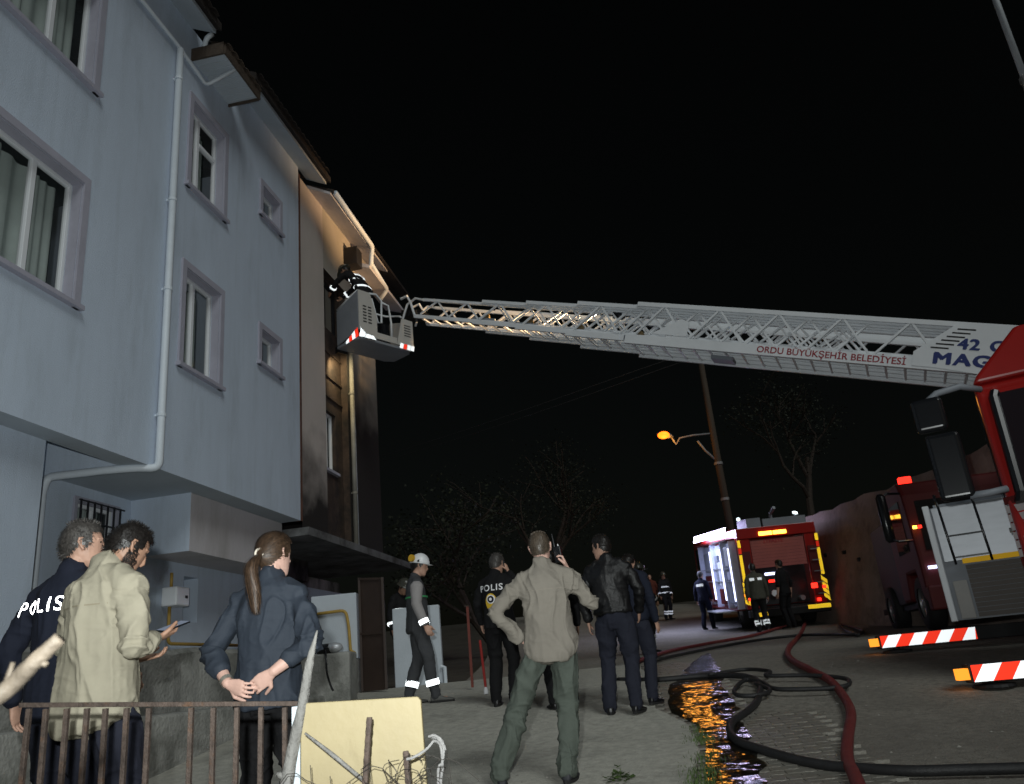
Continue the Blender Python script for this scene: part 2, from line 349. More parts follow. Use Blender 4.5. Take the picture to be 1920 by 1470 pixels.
def wall_holes(mb, s0, s1, z0, z1, holes, d=0., reveal=.2):
    xs = sorted({s0, s1, *[h[0] for h in holes], *[h[1] for h in holes]}); zs = sorted({z0, z1, *[h[2] for h in holes], *[h[3] for h in holes]})
    for i in range(len(xs) - 1):
        for j in range(len(zs) - 1):
            cx, cz = (xs[i] + xs[i + 1]) / 2, (zs[j] + zs[j + 1]) / 2
            if any(h[0] < cx < h[1] and h[2] < cz < h[3] for h in holes): continue
            mb.add([(xs[i], d, zs[j]), (xs[i + 1], d, zs[j]), (xs[i + 1], d, zs[j + 1]), (xs[i], d, zs[j + 1])], [(0, 1, 2, 3)])
    for (a, b, c, e) in holes:
        q = [(a, c), (b, c), (b, e), (a, e)]
        for k in range(4):
            p, r = q[k], q[(k + 1) % 4]; mb.add([(p[0], d, p[1]), (r[0], d, r[1]), (r[0], d + reveal, r[1]), (p[0], d + reveal, p[1])], [(0, 1, 2, 3)])
def window(parent, a, b, c, e, d=0., reveal=.2, mull=(), transom=None, lip=.1, curtain=True, sill=True, frame=PVC, glass=GLASS):
    """window in the opening s a..b, z c..e: frame is the part, surround, sill, panes and curtain its pieces"""
    w = MB(); y0, y1 = d + reveal - .07, d + reveal - .01; t = .055
    w.box(a, a + t, y0, y1, c, e); w.box(b - t, b, y0, y1, c, e); w.box(a + t, b - t, y0, y1, c, c + t); w.box(a + t, b - t, y0, y1, e - t, e)
    edges = [a + t] + [m for m in mull] + [b - t]
    for m_ in mull: w.box(m_ - .035, m_ + .035, y0 - .004, y1, c + t, e - t)
    if transom: w.box(transom[0], transom[1], y0 - .006, y1, transom[2] - .03, transom[2] + .03)
    o = w.build('window', frame, parent, bevel=.006)
    if lip:
        l = MB()
        for (x0, x1, z0, z1) in ((a - lip, a, c - lip * .5, e + lip), (b, b + lip, c - lip * .5, e + lip), (a, b, e, e + lip)):
            l.box(x0, x1, d - .035, d - .002, z0, z1)
        l.box(a, b, d - .0, d + reveal - .08, e - .012, e - .002); l.box(b - .012, b - .002, d - .0, d + reveal - .08, c + .01, e - .012); l.box(a + .002, a + .012, d - .0, d + reveal - .08, c + .01, e - .012)
        l.build('surround', TRIM, o)
    if sill:
        s_ = MB(); s_.box(a - lip - .03, b + lip + .03, d - .075, d + reveal - .08, c - .05, c + .008); s_.build('sill', TRIM, o, bevel=.006)
    for i in range(len(edges) - 1):
        x0, x1 = edges[i] + (.035 if i else 0), edges[i + 1] - (.035 if i < len(edges) - 2 else 0)
        p = MB(); p.add([(x0, d + reveal - .035, c + t), (x1, d + reveal - .035, c + t), (x1, d + reveal - .035, e - t), (x0, d + reveal - .035, e - t)], [(0, 1, 2, 3)]); p.build('pane', glass, o)
    if curtain:
        cu = MB(); n = max(12, int((b - a) * 40)); vs = []; yy = d + reveal + .12
        for i in range(n + 1):
            x = a + (b - a) * i / n; k = yy + (.05 if (i / n > .55 + .1 * math.sin(a * 3)) else 0) + (.012 + .02 * abs(math.sin(i * .13 + a))) * math.sin(i * .9 + 2.2 * math.sin(i * .17 + a)) + .006 * random.random()
            vs += [(x, k, c), (x, k, e)]
        cu.add(vs, [(2 * i, 2 * i + 2, 2 * i + 3, 2 * i + 1) for i in range(n)]); cu.build('curtain', CURT, o, smooth=True)
    r_ = MB(); r_.add([(a - .4, d + reveal + .5, c - .3), (b + .4, d + reveal + .5, c - .3), (b + .4, d + reveal + .5, e + .3), (a - .4, d + reveal + .5, e + .3)], [(0, 1, 2, 3)]); r_.build('room_backing', DARKROOM, o)
    return o
def block(name, label): 
    e = empty(name, FO, TH); return tag(e, label, 'building')
A = block('apartment_building', 'pale blue grey rendered apartment block with overhanging upper floors on the left')
ZS, ZT = 4.43, 11.75; S0, S1 = 1.0, 13.2
holesA = [(5.0, 7.22, 5.95, 7.52), (5.0, 7.22, 8.90, 10.42), (9.38, 10.33, 8.87, 10.42), (9.38, 10.33, 5.99, 7.50), (11.66, 12.33, 9.72, 10.33), (11.66, 12.33, 6.85, 7.48)]
mb = MB(); wall_holes(mb, S0, S1, ZS, ZT, holesA)
mb.add([(S1, 0, ZS), (S1, 9, ZS), (S1, 9, ZT + .2), (S1, 0, ZT + .2)], [(0, 1, 2, 3)]); mb.add([(S0, 0, ZS), (S0, 9, ZS), (S0, 9, ZT), (S0, 0, ZT)], [(0, 1, 2, 3)])
mb.build('wall', WALL, A, recalc=False)
window(A, *holesA[0], mull=(5.85, 6.62)); window(A, *holesA[1], mull=(5.85, 6.62))
window(A, *holesA[2], mull=(9.78,), transom=(9.815, 10.275, 9.93)); window(A, *holesA[3], mull=(9.82,))
window(A, *holesA[4], mull=(), curtain=True); window(A, *holesA[5], mull=(), curtain=True)
# undersides of the overhang and the stepped lower storey
mb = MB()
mb.add([(S0, 0, ZS), (7.4, 0, ZS), (7.4, .3, ZS), (S0, .3, ZS)], [(0, 1, 2, 3)])
mb.add([(7.4, 0, ZS), (8.6, 0, ZS), (8.6, .3, ZS), (7.4, .3, ZS)], [(0, 1, 2, 3)])
mb.add([(8.6, 0, ZS), (S1, 0, ZS), (S1, 4, ZS), (8.6, 4, ZS)], [(0, 1, 2, 3)])
mb.add([(7.4, .3, ZS), (8.6, .3, ZS), (8.6, .3, ZS + .7), (7.4, .3, ZS + .7)], [(0, 1, 2, 3)]); mb.add([(7.4, .3, ZS + .7), (8.6, .3, ZS + .7), (8.6, 1.4, ZS + .7), (7.4, 1.4, ZS + .7)], [(0, 1, 2, 3)])
mb.build('soffit', SOFF, A, recalc=False)
ZB = 2.18
mb = MB()
mb.add([(S0, .3, ZB), (7.4, .3, ZB), (7.4, .3, ZS), (S0, .3, ZS)], [(0, 1, 2, 3)]); mb.add([(7.4, .3, ZB), (7.4, 1.3, ZB), (7.4, 1.3, ZS + .7), (7.4, .3, ZS + .7)], [(0, 1, 2, 3)])
mb.add([(8.6, .3, ZS + .001), (8.6, 1.3, ZS + .001), (8.6, 1.3, ZS + .7), (8.6, .3, ZS + .7)], [(0, 1, 2, 3)])
wall_holes(mb, 7.4, 10.34, 3.55, ZS + .7, [(9.2, 10.0, 3.3 + .35, 4.22)], d=1.3, reveal=.12)
mb.add([(10.34, .36, 3.6), (10.34, 1.3, 3.6), (10.34, 1.3, ZS), (10.34, .36, ZS)], [(0, 1, 2, 3)])
mb.add([(7.4, 1.3, ZB), (9.22, 1.3, ZB), (9.22, 1.3, 3.55), (7.4, 1.3, 3.55)], [(0, 1, 2, 3)]); mb.add([(9.2, 1.05, ZB), (9.2, 1.31, ZB), (9.2, 1.31, 3.62), (9.2, 1.05, 3.62)], [(0, 1, 2, 3)])
mb.add([(9.2, 1.3, 3.55), (10.34, 1.3, 3.55), (10.34, 1.05, 3.55), (9.2, 1.05, 3.55)], [(0, 1, 2, 3)])
wall_holes(mb, 9.2, 18, ZB, 3.6, [(11.35, 11.75, 2.75, 3.42)], d=1.05, reveal=.3)
mb.build('lower_wall', WALL, A, recalc=False)
mb = MB(); mb.box(10.343, S1 + .02, .36, 1.6, 3.6, ZS - .004); mb.build('landing_beam', WALL2, A, recalc=True)
mb = MB(); mb.box(11.3, 11.8, 1.32, 1.34, 2.7, 3.5); mb.build('dark_niche', DARKROOM, A)
bw = window(A, 9.2, 10.0, 3.65, 4.22, d=1.3, reveal=.12, mull=(9.6,), lip=.06)
for i in range(7):
    b_ = MB(); x = 9.2 + i * .8 / 6; b_.bar((x, 1.22, 3.5), (x, 1.22, 4.24), .02); b_.build('window_bar', IRON, A)
for z in (3.62, 3.95, 4.22):
    b_ = MB(); b_.bar((9.14, 1.2, z), (10.06, 1.2, z), .018); b_.build('window_bar', IRON, A)
# roof: sloped soffit, fascia, tiled edge; dropped tiled hood over the third window column
mb = MB()
def eave(mb, a, b): mb.hexa([(a, -.42, 11.53), (b, -.42, 11.53), (b, .02, ZT), (a, .02, ZT), (a, -.42, 11.60), (b, -.42, 11.60), (b, .02, ZT + .08), (a, .02, ZT + .08)])
eave(mb, S0, 9.28); eave(mb, 10.45, S1 + .45); mb.build('eave', SOFF, A)
mb = MB()
for a, b in ((S0, 9.3), (10.43, S1 + .5)):
    mb.hexa([(a, -.5, 11.58), (b, -.5, 11.58), (b, 6, 14.3), (a, 6, 14.3), (a, -.5, 11.72), (b, -.5, 11.72), (b, 6, 14.45), (a, 6, 14.45)])
mb.add([(9.3, .02, 11.0), (10.43, .02, 11.0), (10.43, 6, 14.2), (9.3, 6, 14.2)], [(0, 1, 2, 3)])
mb.build('roof', TILE, A)
def tile_row(parent, a, b, y, z, m, step=.19, nm='roof_tile'):
    me = None; n = int((b - a) / step)
    for i in range(n):
        if me is None:
            t = MB(); k = 6; top = [(step * j / k, .0, .045 * math.sin(math.pi * j / k)) for j in range(k + 1)]; bk = [(x, .34, z_ + .14) for x, _, z_ in top]
            vs = top + bk + [(x, y_, z_ - .018) for x, y_, z_ in top + bk]; q = k + 1
            fs = [(j, j + 1, q + j + 1, q + j) for j in range(k)] + [(2 * q + j, 3 * q + j, 3 * q + j + 1, 2 * q + j + 1) for j in range(k)] + [(j, 2 * q + j, 2 * q + j + 1, j + 1) for j in range(k)]
            t.add(vs, fs); me = t.mesh(nm, False); me.materials.append(m)
        again(nm, me, parent, (a + i * step, y, z + random.uniform(-.006, .006)), (0, 0, random.uniform(-.03, .03)))
tile_row(A, 4.0, 9.25, -.56, 11.70, TILE); tile_row(A, 10.45, 13.6, -.56, 11.70, TILE)
h = MB(); h.hexa([(9.32, -.55, 11.16), (10.42, -.55, 11.16), (10.42, .02, 11.16), (9.32, .02, 11.16), (9.32, -.55, 11.20), (10.42, -.55, 11.20), (10.42, .02, 11.30), (9.32, .02, 11.30)])
hood = h.build('hood', SOFF, A)
for i in range(9):
    b_ = MB(); b_.bar((9.36 + i * .125, -.53, 11.152), (9.36 + i * .125, 0, 11.152), .02, .012); b_.build('soffit_batten', SOFF, hood)
f_ = MB(); f_.box(9.30, 10.44, -.585, -.552, 11.12, 11.30); f_.box(9.285, 9.318, -.55, .0, 11.12, 11.34); f_.box(10.422, 10.455, -.55, -.0, 11.12, 11.30); f_.build('fascia', TILEB, hood)
tile_row(hood, 9.28, 10.44, -.62, 11.30, TILEB)
# drains
def pipe(parent, pts, r, m=PIPE, name='drainpipe', clips=()):
    p = MB(); P = [Vector(q) for q in pts]; out = [P[0]]
    for i in range(1, len(P) - 1):
        a, b = (P[i - 1] - P[i]), (P[i + 1] - P[i]); k = min(.09, a.length * .4, b.length * .4); a.normalize(); b.normalize()
        for t in (0, .25, .5, .75, 1): out.append((P[i] + a * k) * (1 - t) ** 2 + P[i] * 2 * t * (1 - t) + (P[i] + b * k) * t * t)
    out.append(P[-1]); p.tube(out, r, 12); o = p.build(name, m, parent, smooth=True)
    for c in clips:
        q = MB(); q.tube([Vector(c) - Vector((0, 0, .02)), Vector(c) + Vector((0, 0, .02))], r * 1.18, 12); q.box(c[0] - r * .5, c[0] + r * .5, c[1], c[1] + r * 1.6, c[2] - .012, c[2] + .012); q.build('pipe_clip', m, o)
    return o
pipe(A, [(8.88, -.08, 10.95), (8.88, -.08, 4.40), (8.74, .1, 4.40), (8.62, .45, 4.39), (8.52, 1.18, 4.38), (8.50, 1.22, 4.2), (8.50, 1.22, 2.2)], .05, clips=[(8.88, -.08, z) for z in (5.1, 6.9, 8.3, 10.4)])
pipe(A, [(3.0, -.05, 11.05), (8.80, -.05, 11.02), (9.62, -.05, 10.93), (9.66, -.1, 10.94), (9.70, -.52, 11.15)], .03)
pipe(A, [(9.27, -.36, 11.52), (9.22, -.3, 11.42), (9.42, -.1, 11.30), (9.48, -.05, 11.3)], .04)
# block B: the burnt half
B = block('burnt_apartment_building', 'smoke stained apartment block with charred bay behind the ladder basket')
hB = [(14.42, 15.62, 8.75, 10.05), (14.42, 15.62, 5.65, 7.05)]
mb = MB(); wall_holes(mb, 13.27, 14.42, 4.33, 11.55, []); mb.build('wall', STRIPW, B, recalc=False)
WARMW = WALL2
mb = MB(); wall_holes(mb, 14.42, 15.62, 10.05, 11.55, []); wall_holes(mb, 15.62, 17.55, 4.33, 11.55, [])
mb.add([(17.55, 0, 4.33), (17.55, 8, 4.33), (17.55, 8, 11.5), (17.55, 0, 11.5)], [(0, 1, 2, 3)])
mb.build('wall', ENDW, B, recalc=False)
mb = MB(); wall_holes(mb, 14.42, 15.62, 4.33, 10.05, [(14.5, 15.5, 8.85, 9.98), (14.55, 15.25, 5.72, 6.98)], d=.14, reveal=.15)
for x in (14.42, 15.62): mb.add([(x, 0, 4.33), (x, .14, 4.33), (x, .14, 10.05), (x, 0, 10.05)], [(0, 1, 2, 3)])
mb.add([(14.42, 0, 10.05), (15.62, 0, 10.05), (15.62, .14, 10.05), (14.42, .14, 10.05)], [(0, 1, 2, 3)])
mb.build('charred_bay', SOOT, B, recalc=False)
for z in (7.3, 7.75, 8.3):
    b_ = MB(); b_.box(14.43, 15.61, .115, .139, z - .02, z + .02); b_.build('cladding_batten', SOOT, B)
window(B, 14.55, 15.25, 5.72, 6.98, d=.14, reveal=.15, mull=(14.95,), lip=0, sill=True, curtain=False)
of = MB(); of.box(14.5, 14.55, .2, .26, 8.85, 9.98); of.box(15.45, 15.5, .2, .26, 8.85, 9.98); of.box(14.55, 15.45, .2, .26, 9.93, 9.98); of.build('window_frame', IRON, B)
rb = MB(); rb.box(14.3, 15.7, 1.6, 1.62, 8.5, 10.2); rb.build('room_backing', mat('yellowed_room', (.3, .25, .16), .9, var=.3, vscale=2), B)
jt = MB(); jt.box(13.203, 13.267, -.012, .1, 4.43, 11.6); jt.build('expansion_joint', mat('rust_brown_joint', (.10, .045, .03), .85, var=.6, vscale=9, stretch=(1, 1, .3)), B)
mb = MB(); mb.hexa([(13.66, -.5, 11.28), (17.3, -.5, 11.28), (17.3, .02, 11.55), (13.66, .02, 11.55), (13.66, -.5, 11.34), (17.3, -.5, 11.34), (17.3, .02, 11.62), (13.66, .02, 11.62)]); mb.build('eave', WALL2, B)
mb = MB(); mb.hexa([(13.7, -.55, 11.34), (19.0, -.55, 11.34), (19.0, 6, 14.0), (13.7, 6, 14.0), (13.7, -.55, 11.42), (19.0, -.55, 11.42), (19.0, 6, 14.1), (13.7, 6, 14.1)]); mb.build('roof', TILE, B)
pipe(B, [(13.75, -.57, 11.36), (16.0, -.57, 11.3), (16.05, -.52, 11.1), (16.05, -.5, 10.8)], .055, name='gutter')
pipe(B, [(16.05, -.5, 10.9), (17.2, -.5, 10.75), (17.25, -.3, 10.55)], .05, name='gutter')
vb = MB(); vb.box(15.6, 15.95, -.32, -.0, 10.72, 11.15); vb.build('vent_box', IRON, B)
lr = MB(); lr.hexa([(15.95, -.5, 10.72), (18.6, -.5, 10.72), (18.6, .02, 10.9), (15.95, .02, 10.9), (15.95, -.5, 10.80), (18.6, -.5, 10.80), (18.6, .02, 11.05), (15.95, .02, 11.05)]); lr.build('lower_eave', WALL2, B)
pipe(B, [(15.72, -.07, 8.9), (15.70, -.07, 4.3)], .05, mat('smoked_drainpipe', (.26, .25, .22), .6, var=.3, vscale=2), clips=[(15.71, -.07, z) for z in (5.4, 7.6)])
pipe(B, [(15.80, -.07, 8.9), (15.82, -.07, 4.3)], .02, name='cable_duct')
mb = MB(); mb.hexa([(13.27, -.12, 4.18), (19.2, -.12, 4.18), (19.2, 4, 4.18), (13.27, 4, 4.18), (13.27, -.12, 4.32), (19.2, -.12, 4.32), (19.2, 4, 4.32), (13.27, 4, 4.32)]); mb.build('canopy_slab', mat('dark_concrete_slab', (.16, .165, .17), .9, var=.35, vscale=1.5, bump=.3, bscale=40, dirt=((.03, .028, .026), .42, .66), dscale=1.1), B)  # dark concrete slab with random darker patches
mb = MB(); mb.add([(13.3, 2.2, 1.3), (20.4, 2.2, 1.3), (20.4, 2.2, 4.18), (13.3, 2.2, 4.18)], [(0, 1, 2, 3)]); mb.box(14.3, 16.2, 1.2, 1.6, 3.75, 4.17); mb.build('lower_wall', SOOTWALL, B, recalc=False)
# concrete base ledge along the block, on the pavement
L = tag(empty('concrete_ledge', FO, TH), 'stained low concrete retaining ledge at the foot of the blue wall', 'retaining wall')
mb = MB(); n = 60; prof = []
for i in range(n + 1):
    s_ = 1 + 10.6 * i / n; o_ = .05 * mnoise.noise((s_ * 1.1, 0, 3)) + .03 * mnoise.noise((s_ * 4, 0, 3)); zt = ZB + .05 * mnoise.noise((s_ * 1.5, 1, 3)) + .02 * mnoise.noise((s_ * 6, 1, 3))
    prof.append([Vector((s_, -.75 + o_, .7)), Vector((s_, -.70 + o_, 1.5)), Vector((s_, -.68 + o_, zt - .05)), Vector((s_, -.62 + o_, zt)), Vector((s_, 1.35, zt + .02)), Vector((s_, 1.35, .7))])
mb.ring(prof); mb.build('ledge_body', CONC, L)
k = MB(); k.box(1, 11.7, -1.35, -.70, .6, 1.52); k.build('lower_step', CONC, L, bevel=.03)
# gas meter, yellow pipe
gm = tag(empty('gas_meter', FO, TH), 'white gas meter box with yellow pipes on the blue wall left of the woman', 'gas meter')
q = MB(); q.box(10.78, 11.12, .80, 1.045, 2.93, 3.20); q.build('meter_box', PVC, gm, bevel=.02)
q = MB(); q.box(11.0, 11.05, .785, .799, 3.04, 3.08); q.build('dial', IRON, gm)
pipe(gm, [(10.92, .98, 3.2), (10.92, .98, 3.42)], .022, GASY, 'riser_pipe')
pipe(gm, [(10.90, .98, 2.93), (10.90, .98, 2.42), (13.0, .98, 2.42)], .024, GASY, 'gas_pipe')
# white garden walls, metal gate
def fw_box(name, x0, x1, y0, y1, z0, z1, m, lab, cat, bevel=.015):
    e = empty(name, ((x0 + x1) / 2, (y0 + y1) / 2, z0)); e_ = MB(); cx, cy = (x0 + x1) / 2, (y0 + y1) / 2
    e_.box(x0 - cx, x1 - cx, y0 - cy, y1 - cy, 0, z1 - z0); e_.build('wall_panel', m, e, bevel=bevel); return tag(e, lab, cat)
WW = mat('white_garden_wall', (.50, .55, .60), .9, var=.08, vscale=2, bump=.2, bscale=60, dirt=((.28, .28, .26), .6, .8), dscale=2)
w1 = fw_box('garden_wall', -3.5, -2.78, 13.0, 13.2, 2.0, 3.0, WW, 'pale low wall with yellow gas pipe beside the brown gate', 'wall')
q = MB(); q.box(-.42, .36, -.28, .12, -.75, -.002); q.build('concrete_footing', CONC, w1, bevel=.03)
pipe(w1, [(-.36, -.14, .72), (.2, -.14, .74), (.24, -.14, .5), (.26, -.14, .12), (.335, -.16, .08), (.345, -.34, .0), (.345, -.34, -.72)], .024, GASY, 'gas_pipe')
w2 = fw_box('garden_wall', -2.28, -1.52, 13.35, 13.5, 1.45, 2.72, WW, 'pale low wall behind the helmeted worker, right of the brown gate', 'wall')
q = MB(); q.tube([(.42, -.12, .0), (.42, -.12, .3), (.36, -.12, .32)], .03, 8); q.build('drain_stub', PIPE, w2)
gt = tag(empty('metal_gate', (-2.72, 13.0, 1.46)), 'dark brown sheet metal gate between two pale low walls', 'gate')
BR = mat('brown_gate_paint', (.045, .030, .024), .55, var=.25, vscale=3)
q = MB(); q.hexa([(.0, 0, .05), (.42, -.28, .05), (.42, -.25, .05), (.0, .03, .05), (.0, 0, 1.72), (.42, -.28, 1.66), (.42, -.25, 1.66), (.0, .03, 1.72)]); q.build('gate_leaf', BR, gt)
for a, b in (((0, -.01, .05), (0, -.01, 1.76)), ((.42, -.29, .05), (.42, -.29, 1.70)), ((0, -.01, 1.74), (.42, -.29, 1.68)), ((0, -.01, .9), (.42, -.29, .87))):
    q = MB(); q.bar(a, b, .035); q.build('gate_bar', BR, gt)
# ------------------------------------------------------------------ vehicles
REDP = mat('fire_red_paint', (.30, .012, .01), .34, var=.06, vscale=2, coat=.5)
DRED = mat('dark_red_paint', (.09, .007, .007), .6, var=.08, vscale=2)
LADP = mat('light_grey_ladder_paint', (.72, .75, .78), .45, var=.06, vscale=2)
ALU = mat('aluminium_shutter', (.42, .44, .47), .42, .5, var=.06, stretch=(1, 1, 6))
BRSH = mat('brown_shutter', (.06, .045, .034), .5, var=.12, vscale=3)
RUB = mat('black_rubber', (.012, .012, .012), .75, var=.2, bump=.2, bscale=80)
BLK = mat('black_plastic', (.010, .011, .013), .22, var=.1)
GREYP = mat('grey_plastic', (.22, .24, .27), .5, var=.1)
CHAS = mat('black_chassis', (.01, .01, .011), .6, var=.2)
RIM = mat('steel_rim', (.35, .35, .36), .4, .6, var=.15)
CABG = glassmat('cab_glass', (.01, .016, .02), .04, .82)
R_W = retro('white_retroreflective', (.95, .97, 1.), .4); R_R = retro('red_retroreflective', (1., .045, .02), .34); R_Y = retro('yellow_retroreflective', (1., .62, .03), .5, .3)
E_AMB = glow('amber_lamp', (1, .55, .05), 6); E_RED = glow('red_lamp', (1, .02, .01), 3.2); E_BW = glow('cool_white_lamp', (.62, .66, 1.), 3.5); E_ORG = glow('orange_marker', (1, .30, .02), 1.6)
E_BLU = glow('blue_lamp', (.1, .4, 1.), 2.5)
LBLUE = mat('navy_lettering', (.02, .035, .16), .6, var=0); LRED = mat('dark_red_lettering', (.28, .02, .03), .6, var=0)
def wheel(parent, c, r=.5, w=.3, side=-1):
    """wheel with its axle along x; side is the outer face"""
    t = MB(); prof = [(.55, -.5), (.8, -.5), (.95, -.42), (1, -.3), (1, .3), (.95, .42), (.8, .5), (.55, .5)]
    rings = [[Vector((c[0] + q * w, c[1] + math.cos(a) * p * r, c[2] + math.sin(a) * p * r)) for a in [2 * math.pi * k / 28 for k in range(28)]] for p, q in prof]
    t.ring(rings, cap=False); o = t.build('tyre', RUB, parent, smooth=True)
    m_ = MB(); rr = [[Vector((c[0] + side * w * q, c[1] + math.cos(a) * p * r, c[2] + math.sin(a) * p * r)) for a in [2 * math.pi * k / 24 for k in range(24)]] for p, q in ((.6, .38), (.55, .42), (.5, .3), (.2, .22), (.17, .42), (.02, .44))]
    m_.ring(rr); m_.build('rim', RIM, o, smooth=True); return o
def ladder_truck():
    T = tag(empty('ladder_truck', (4.76, 8.0, g(8.6)), R(-30)), 'red fire ladder truck with long grey turntable ladder raised to the basket', 'fire engine')
    inv = T.matrix_basis.inverted(); bpy.context.view_layer.update()
    # local: x to the right of the picture, y to the truck's rear (away from the camera), z up from the road
    Wd = 2.45; zc = 3.02
    def side(x): return x
    # cab: front is at y = 0, slightly raked; side profile extruded across the width
    prof = [(-.06, .42), (-.10, 1.25), (-.03, 1.62), (.22, 2.78), (.34, 2.92), (1.75, 2.92), (1.75, .55), (1.25, .55), (1.12, 1.02), (.42, 1.02), (.30, .55)]
    q = MB(); q.prism(prof, (.0, 0, 0), (0, 1, 0), (0, 0, 1), (Wd, 0, 0)); cab = q.build('cab', REDP, T, bevel=.05, seg=3)
    q = MB(); q.prism([(0, 2.90), (.06, 2.99), (.52, 3.42), (Wd - .52, 3.42), (Wd - .06, 2.99), (Wd, 2.90)], (0, .26, 0), (1, 0, 0), (0, 0, 1), (0, 1.45, 0)); q.build('high_roof', REDP, cab, bevel=.04, seg=3)
    q = MB(); q.hexa([(.13, -.075, 1.60), (Wd - .13, -.075, 1.60), (Wd - .13, -.03, 1.60), (.13, -.03, 1.60), (.16, .205, 2.74), (Wd - .16, .205, 2.74), (Wd - .16, .25, 2.74), (.16, .25, 2.74)]); q.build('windscreen', CABG, cab)
    q = MB(); q.tube([(.10, -.10, 1.56), (.13, -.07, 1.66), (.155, .19, 2.70), (.18, .22, 2.76)], .05, 8); q.build('a_pillar_trim', BLK, cab)
    q = MB(); q.hexa([(-.012, .45, 1.62), (-.012, 1.35, 1.62), (-.005, 1.35, 1.62), (-.005, .45, 1.62), (-.012, .52, 2.66), (-.012, 1.35, 2.66), (-.005, 1.35, 2.66), (-.005, .52, 2.66)]); q.build('side_window', CABG, cab)
    q = MB(); q.box(-.02, -.003, .42, 1.42, .98, 1.58); q.build('door', REDP, cab, bevel=.01)
    q = MB(); q.box(-.045, -.021, 1.18, 1.34, 1.42, 1.46); q.build('door_handle', BLK, cab)
    for i in range(8):
        q = MB(); z = .98 + i * .085; q.hexa([(-.03, .02 - .012 * i * 0, z), (.14, -.118, z), (.14, -.108, z), (-.03, .03, z), (-.03, .02, z + .07), (.14, -.118, z + .07), (.14, -.108, z + .07), (-.03, .03, z + .07)]); q.build('corner_marking', DRED if i in (0, 7) else mat('dull_white_panel', (.45, .40, .40), .6, var=.1) if i == 1 else bpy.data.materials['dull_white_panel'], cab)
    q = MB(); q.box(.0, Wd, -.16, .1, .32, .78); q.build('bumper', REDP, cab, bevel=.04)
    for x in (.25, Wd - .25):
        q = MB(); q.tube([(x, -.175, .56), (x, -.12, .56)], .1, 16); q.build('headlamp', PVC, cab)
    for i in range(5):
        q = MB(); q.box(.45, Wd - .45, -.125, -.085, .86 + i * .11, .92 + i * .11); q.build('grille_bar', BLK, cab)
    for x in (.55, 1.5):
        q = MB(); q.bar((x, -.09, 1.64), (x + .5, .02, 2.1), .02); q.build('wiper', BLK, cab)
    rd = MB(); rd.tube([(.5, .45, 2.05), (.5, .47, 2.06)], .24, 20); rd.build('red_glass_reflection', REDP, cab)  # red reflection in the windscreen, modelled as a coloured disc behind the glass
    td = MB(); td.tube([(.34, .04, 1.86), (.34, .055, 1.86)], .075, 16); td.build('teal_glass_reflection', mat('teal_reflection', (.22, .42, .40), .6, var=0), cab)  # round teal reflection in the windscreen, painted as a small disc
    # mirrors on two arms
    q = MB(); q.tube([(.06, .14, 2.80), (-.12, -.02, 2.84), (-.34, -.10, 2.80), (-.46, -.12, 2.72)], .035, 8); q.build('mirror_arm', GREYP, cab, smooth=True)
    q = MB(); q.tube([(.03, -.05, 1.72), (-.12, -.12, 1.70), (-.30, -.14, 1.70)], .035, 8); q.build('mirror_arm', GREYP, cab, smooth=True)
    for z0, z1, cx, w in ((2.40, 2.76, -.46, .15), (1.68, 2.37, -.40, .16)):
        q = MB(); q.box(cx - w, cx + w, -.19, -.09, z0, z1); q.build('mirror_housing', BLK, cab, bevel=.049, seg=5)
        q = MB(); q.box(cx - w + .03, cx + w - .03, -.088, -.083, z0 + .04, z1 - .04); q.build('mirror_glass', CABG, cab)
    # body behind the cab, with an access door swung out that carries lockers and a climbing ladder
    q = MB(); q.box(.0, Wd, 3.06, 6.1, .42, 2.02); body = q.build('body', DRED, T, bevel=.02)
    y0 = 2.92; x0, x1 = -.93, .0
    dr = empty('access_door'); dr.parent = T
    q = MB(); q.box(x0, x1, y0 + .02, y0 + .1, .56, 2.02); q.build('door_panel', GREYP, dr)
    q = MB(); q.box(x0 + .07, x1, y0 - .012, y0 + .018, 1.30, 2.02); q.build('upper_panel', ALU, dr, bevel=.006)
    q = MB(); q.box(x0 - .03, x0 + .05, y0 - .03, y0 + .1, .55, 2.06); q.build('corner_post', PVC, dr, bevel=.01)
    for i in range(11):
        q = MB(); z = .58 + i * .06; q.box(x0 + .30, x1, y0 - .016, y0 + .018, z, z + .054); q.build('shutter_slat', BRSH, dr)
    q = MB(); q.box(x0 + .10, x0 + .27, y0 - .02, y0 + .018, .57, 1.05); q.build('grey_column', mat('pale_column', (.40, .39, .37), .6, var=.1), dr, bevel=.01)
    q = MB(); q.box(x0 + .28, x1, y0 - .03, y0 - .018, 1.255, 1.32); q.build('yellow_strip', retro('dull_yellow_tape', (.75, .42, .03), .1), dr)
    for xx in (x0 + .20, x0 + .62):
        q = MB(); q.tube([(xx, y0 - .05, 1.26), (xx, y0 - .08, 1.3), (xx - .03, y0 - .08, 2.0), (xx - .05, y0 - .02, 2.18), (xx - .05, y0 + .2, 2.2)], .016, 8); q.build('handrail', BLK, dr, smooth=True)
    for z in (1.34, 1.62):
        q = MB(); q.bar((x0 + .2, y0 - .08, z), (x0 + .62, y0 - .08, z), .022); q.build('ladder_rung', BLK, dr)
    q = MB(); q.box(x0 + .1, x1, y0 + .1, y0 + .6, 2.03, 2.07); q.build('deck_edge', GREYP, dr)
    q = MB(); q.box(.3, Wd - .3, 1.7, 6.0, .45, .75); q.build('chassis', CHAS, T)
    wheel(T, (.22, .76, .52), .5, .32); wheel(T, (Wd - .22, .76, .52), .5, .32, 1); wheel(T, (.26, 4.6, .55), .5, .34); wheel(T, (Wd - .26, 4.6, .55), .5, .34, 1)
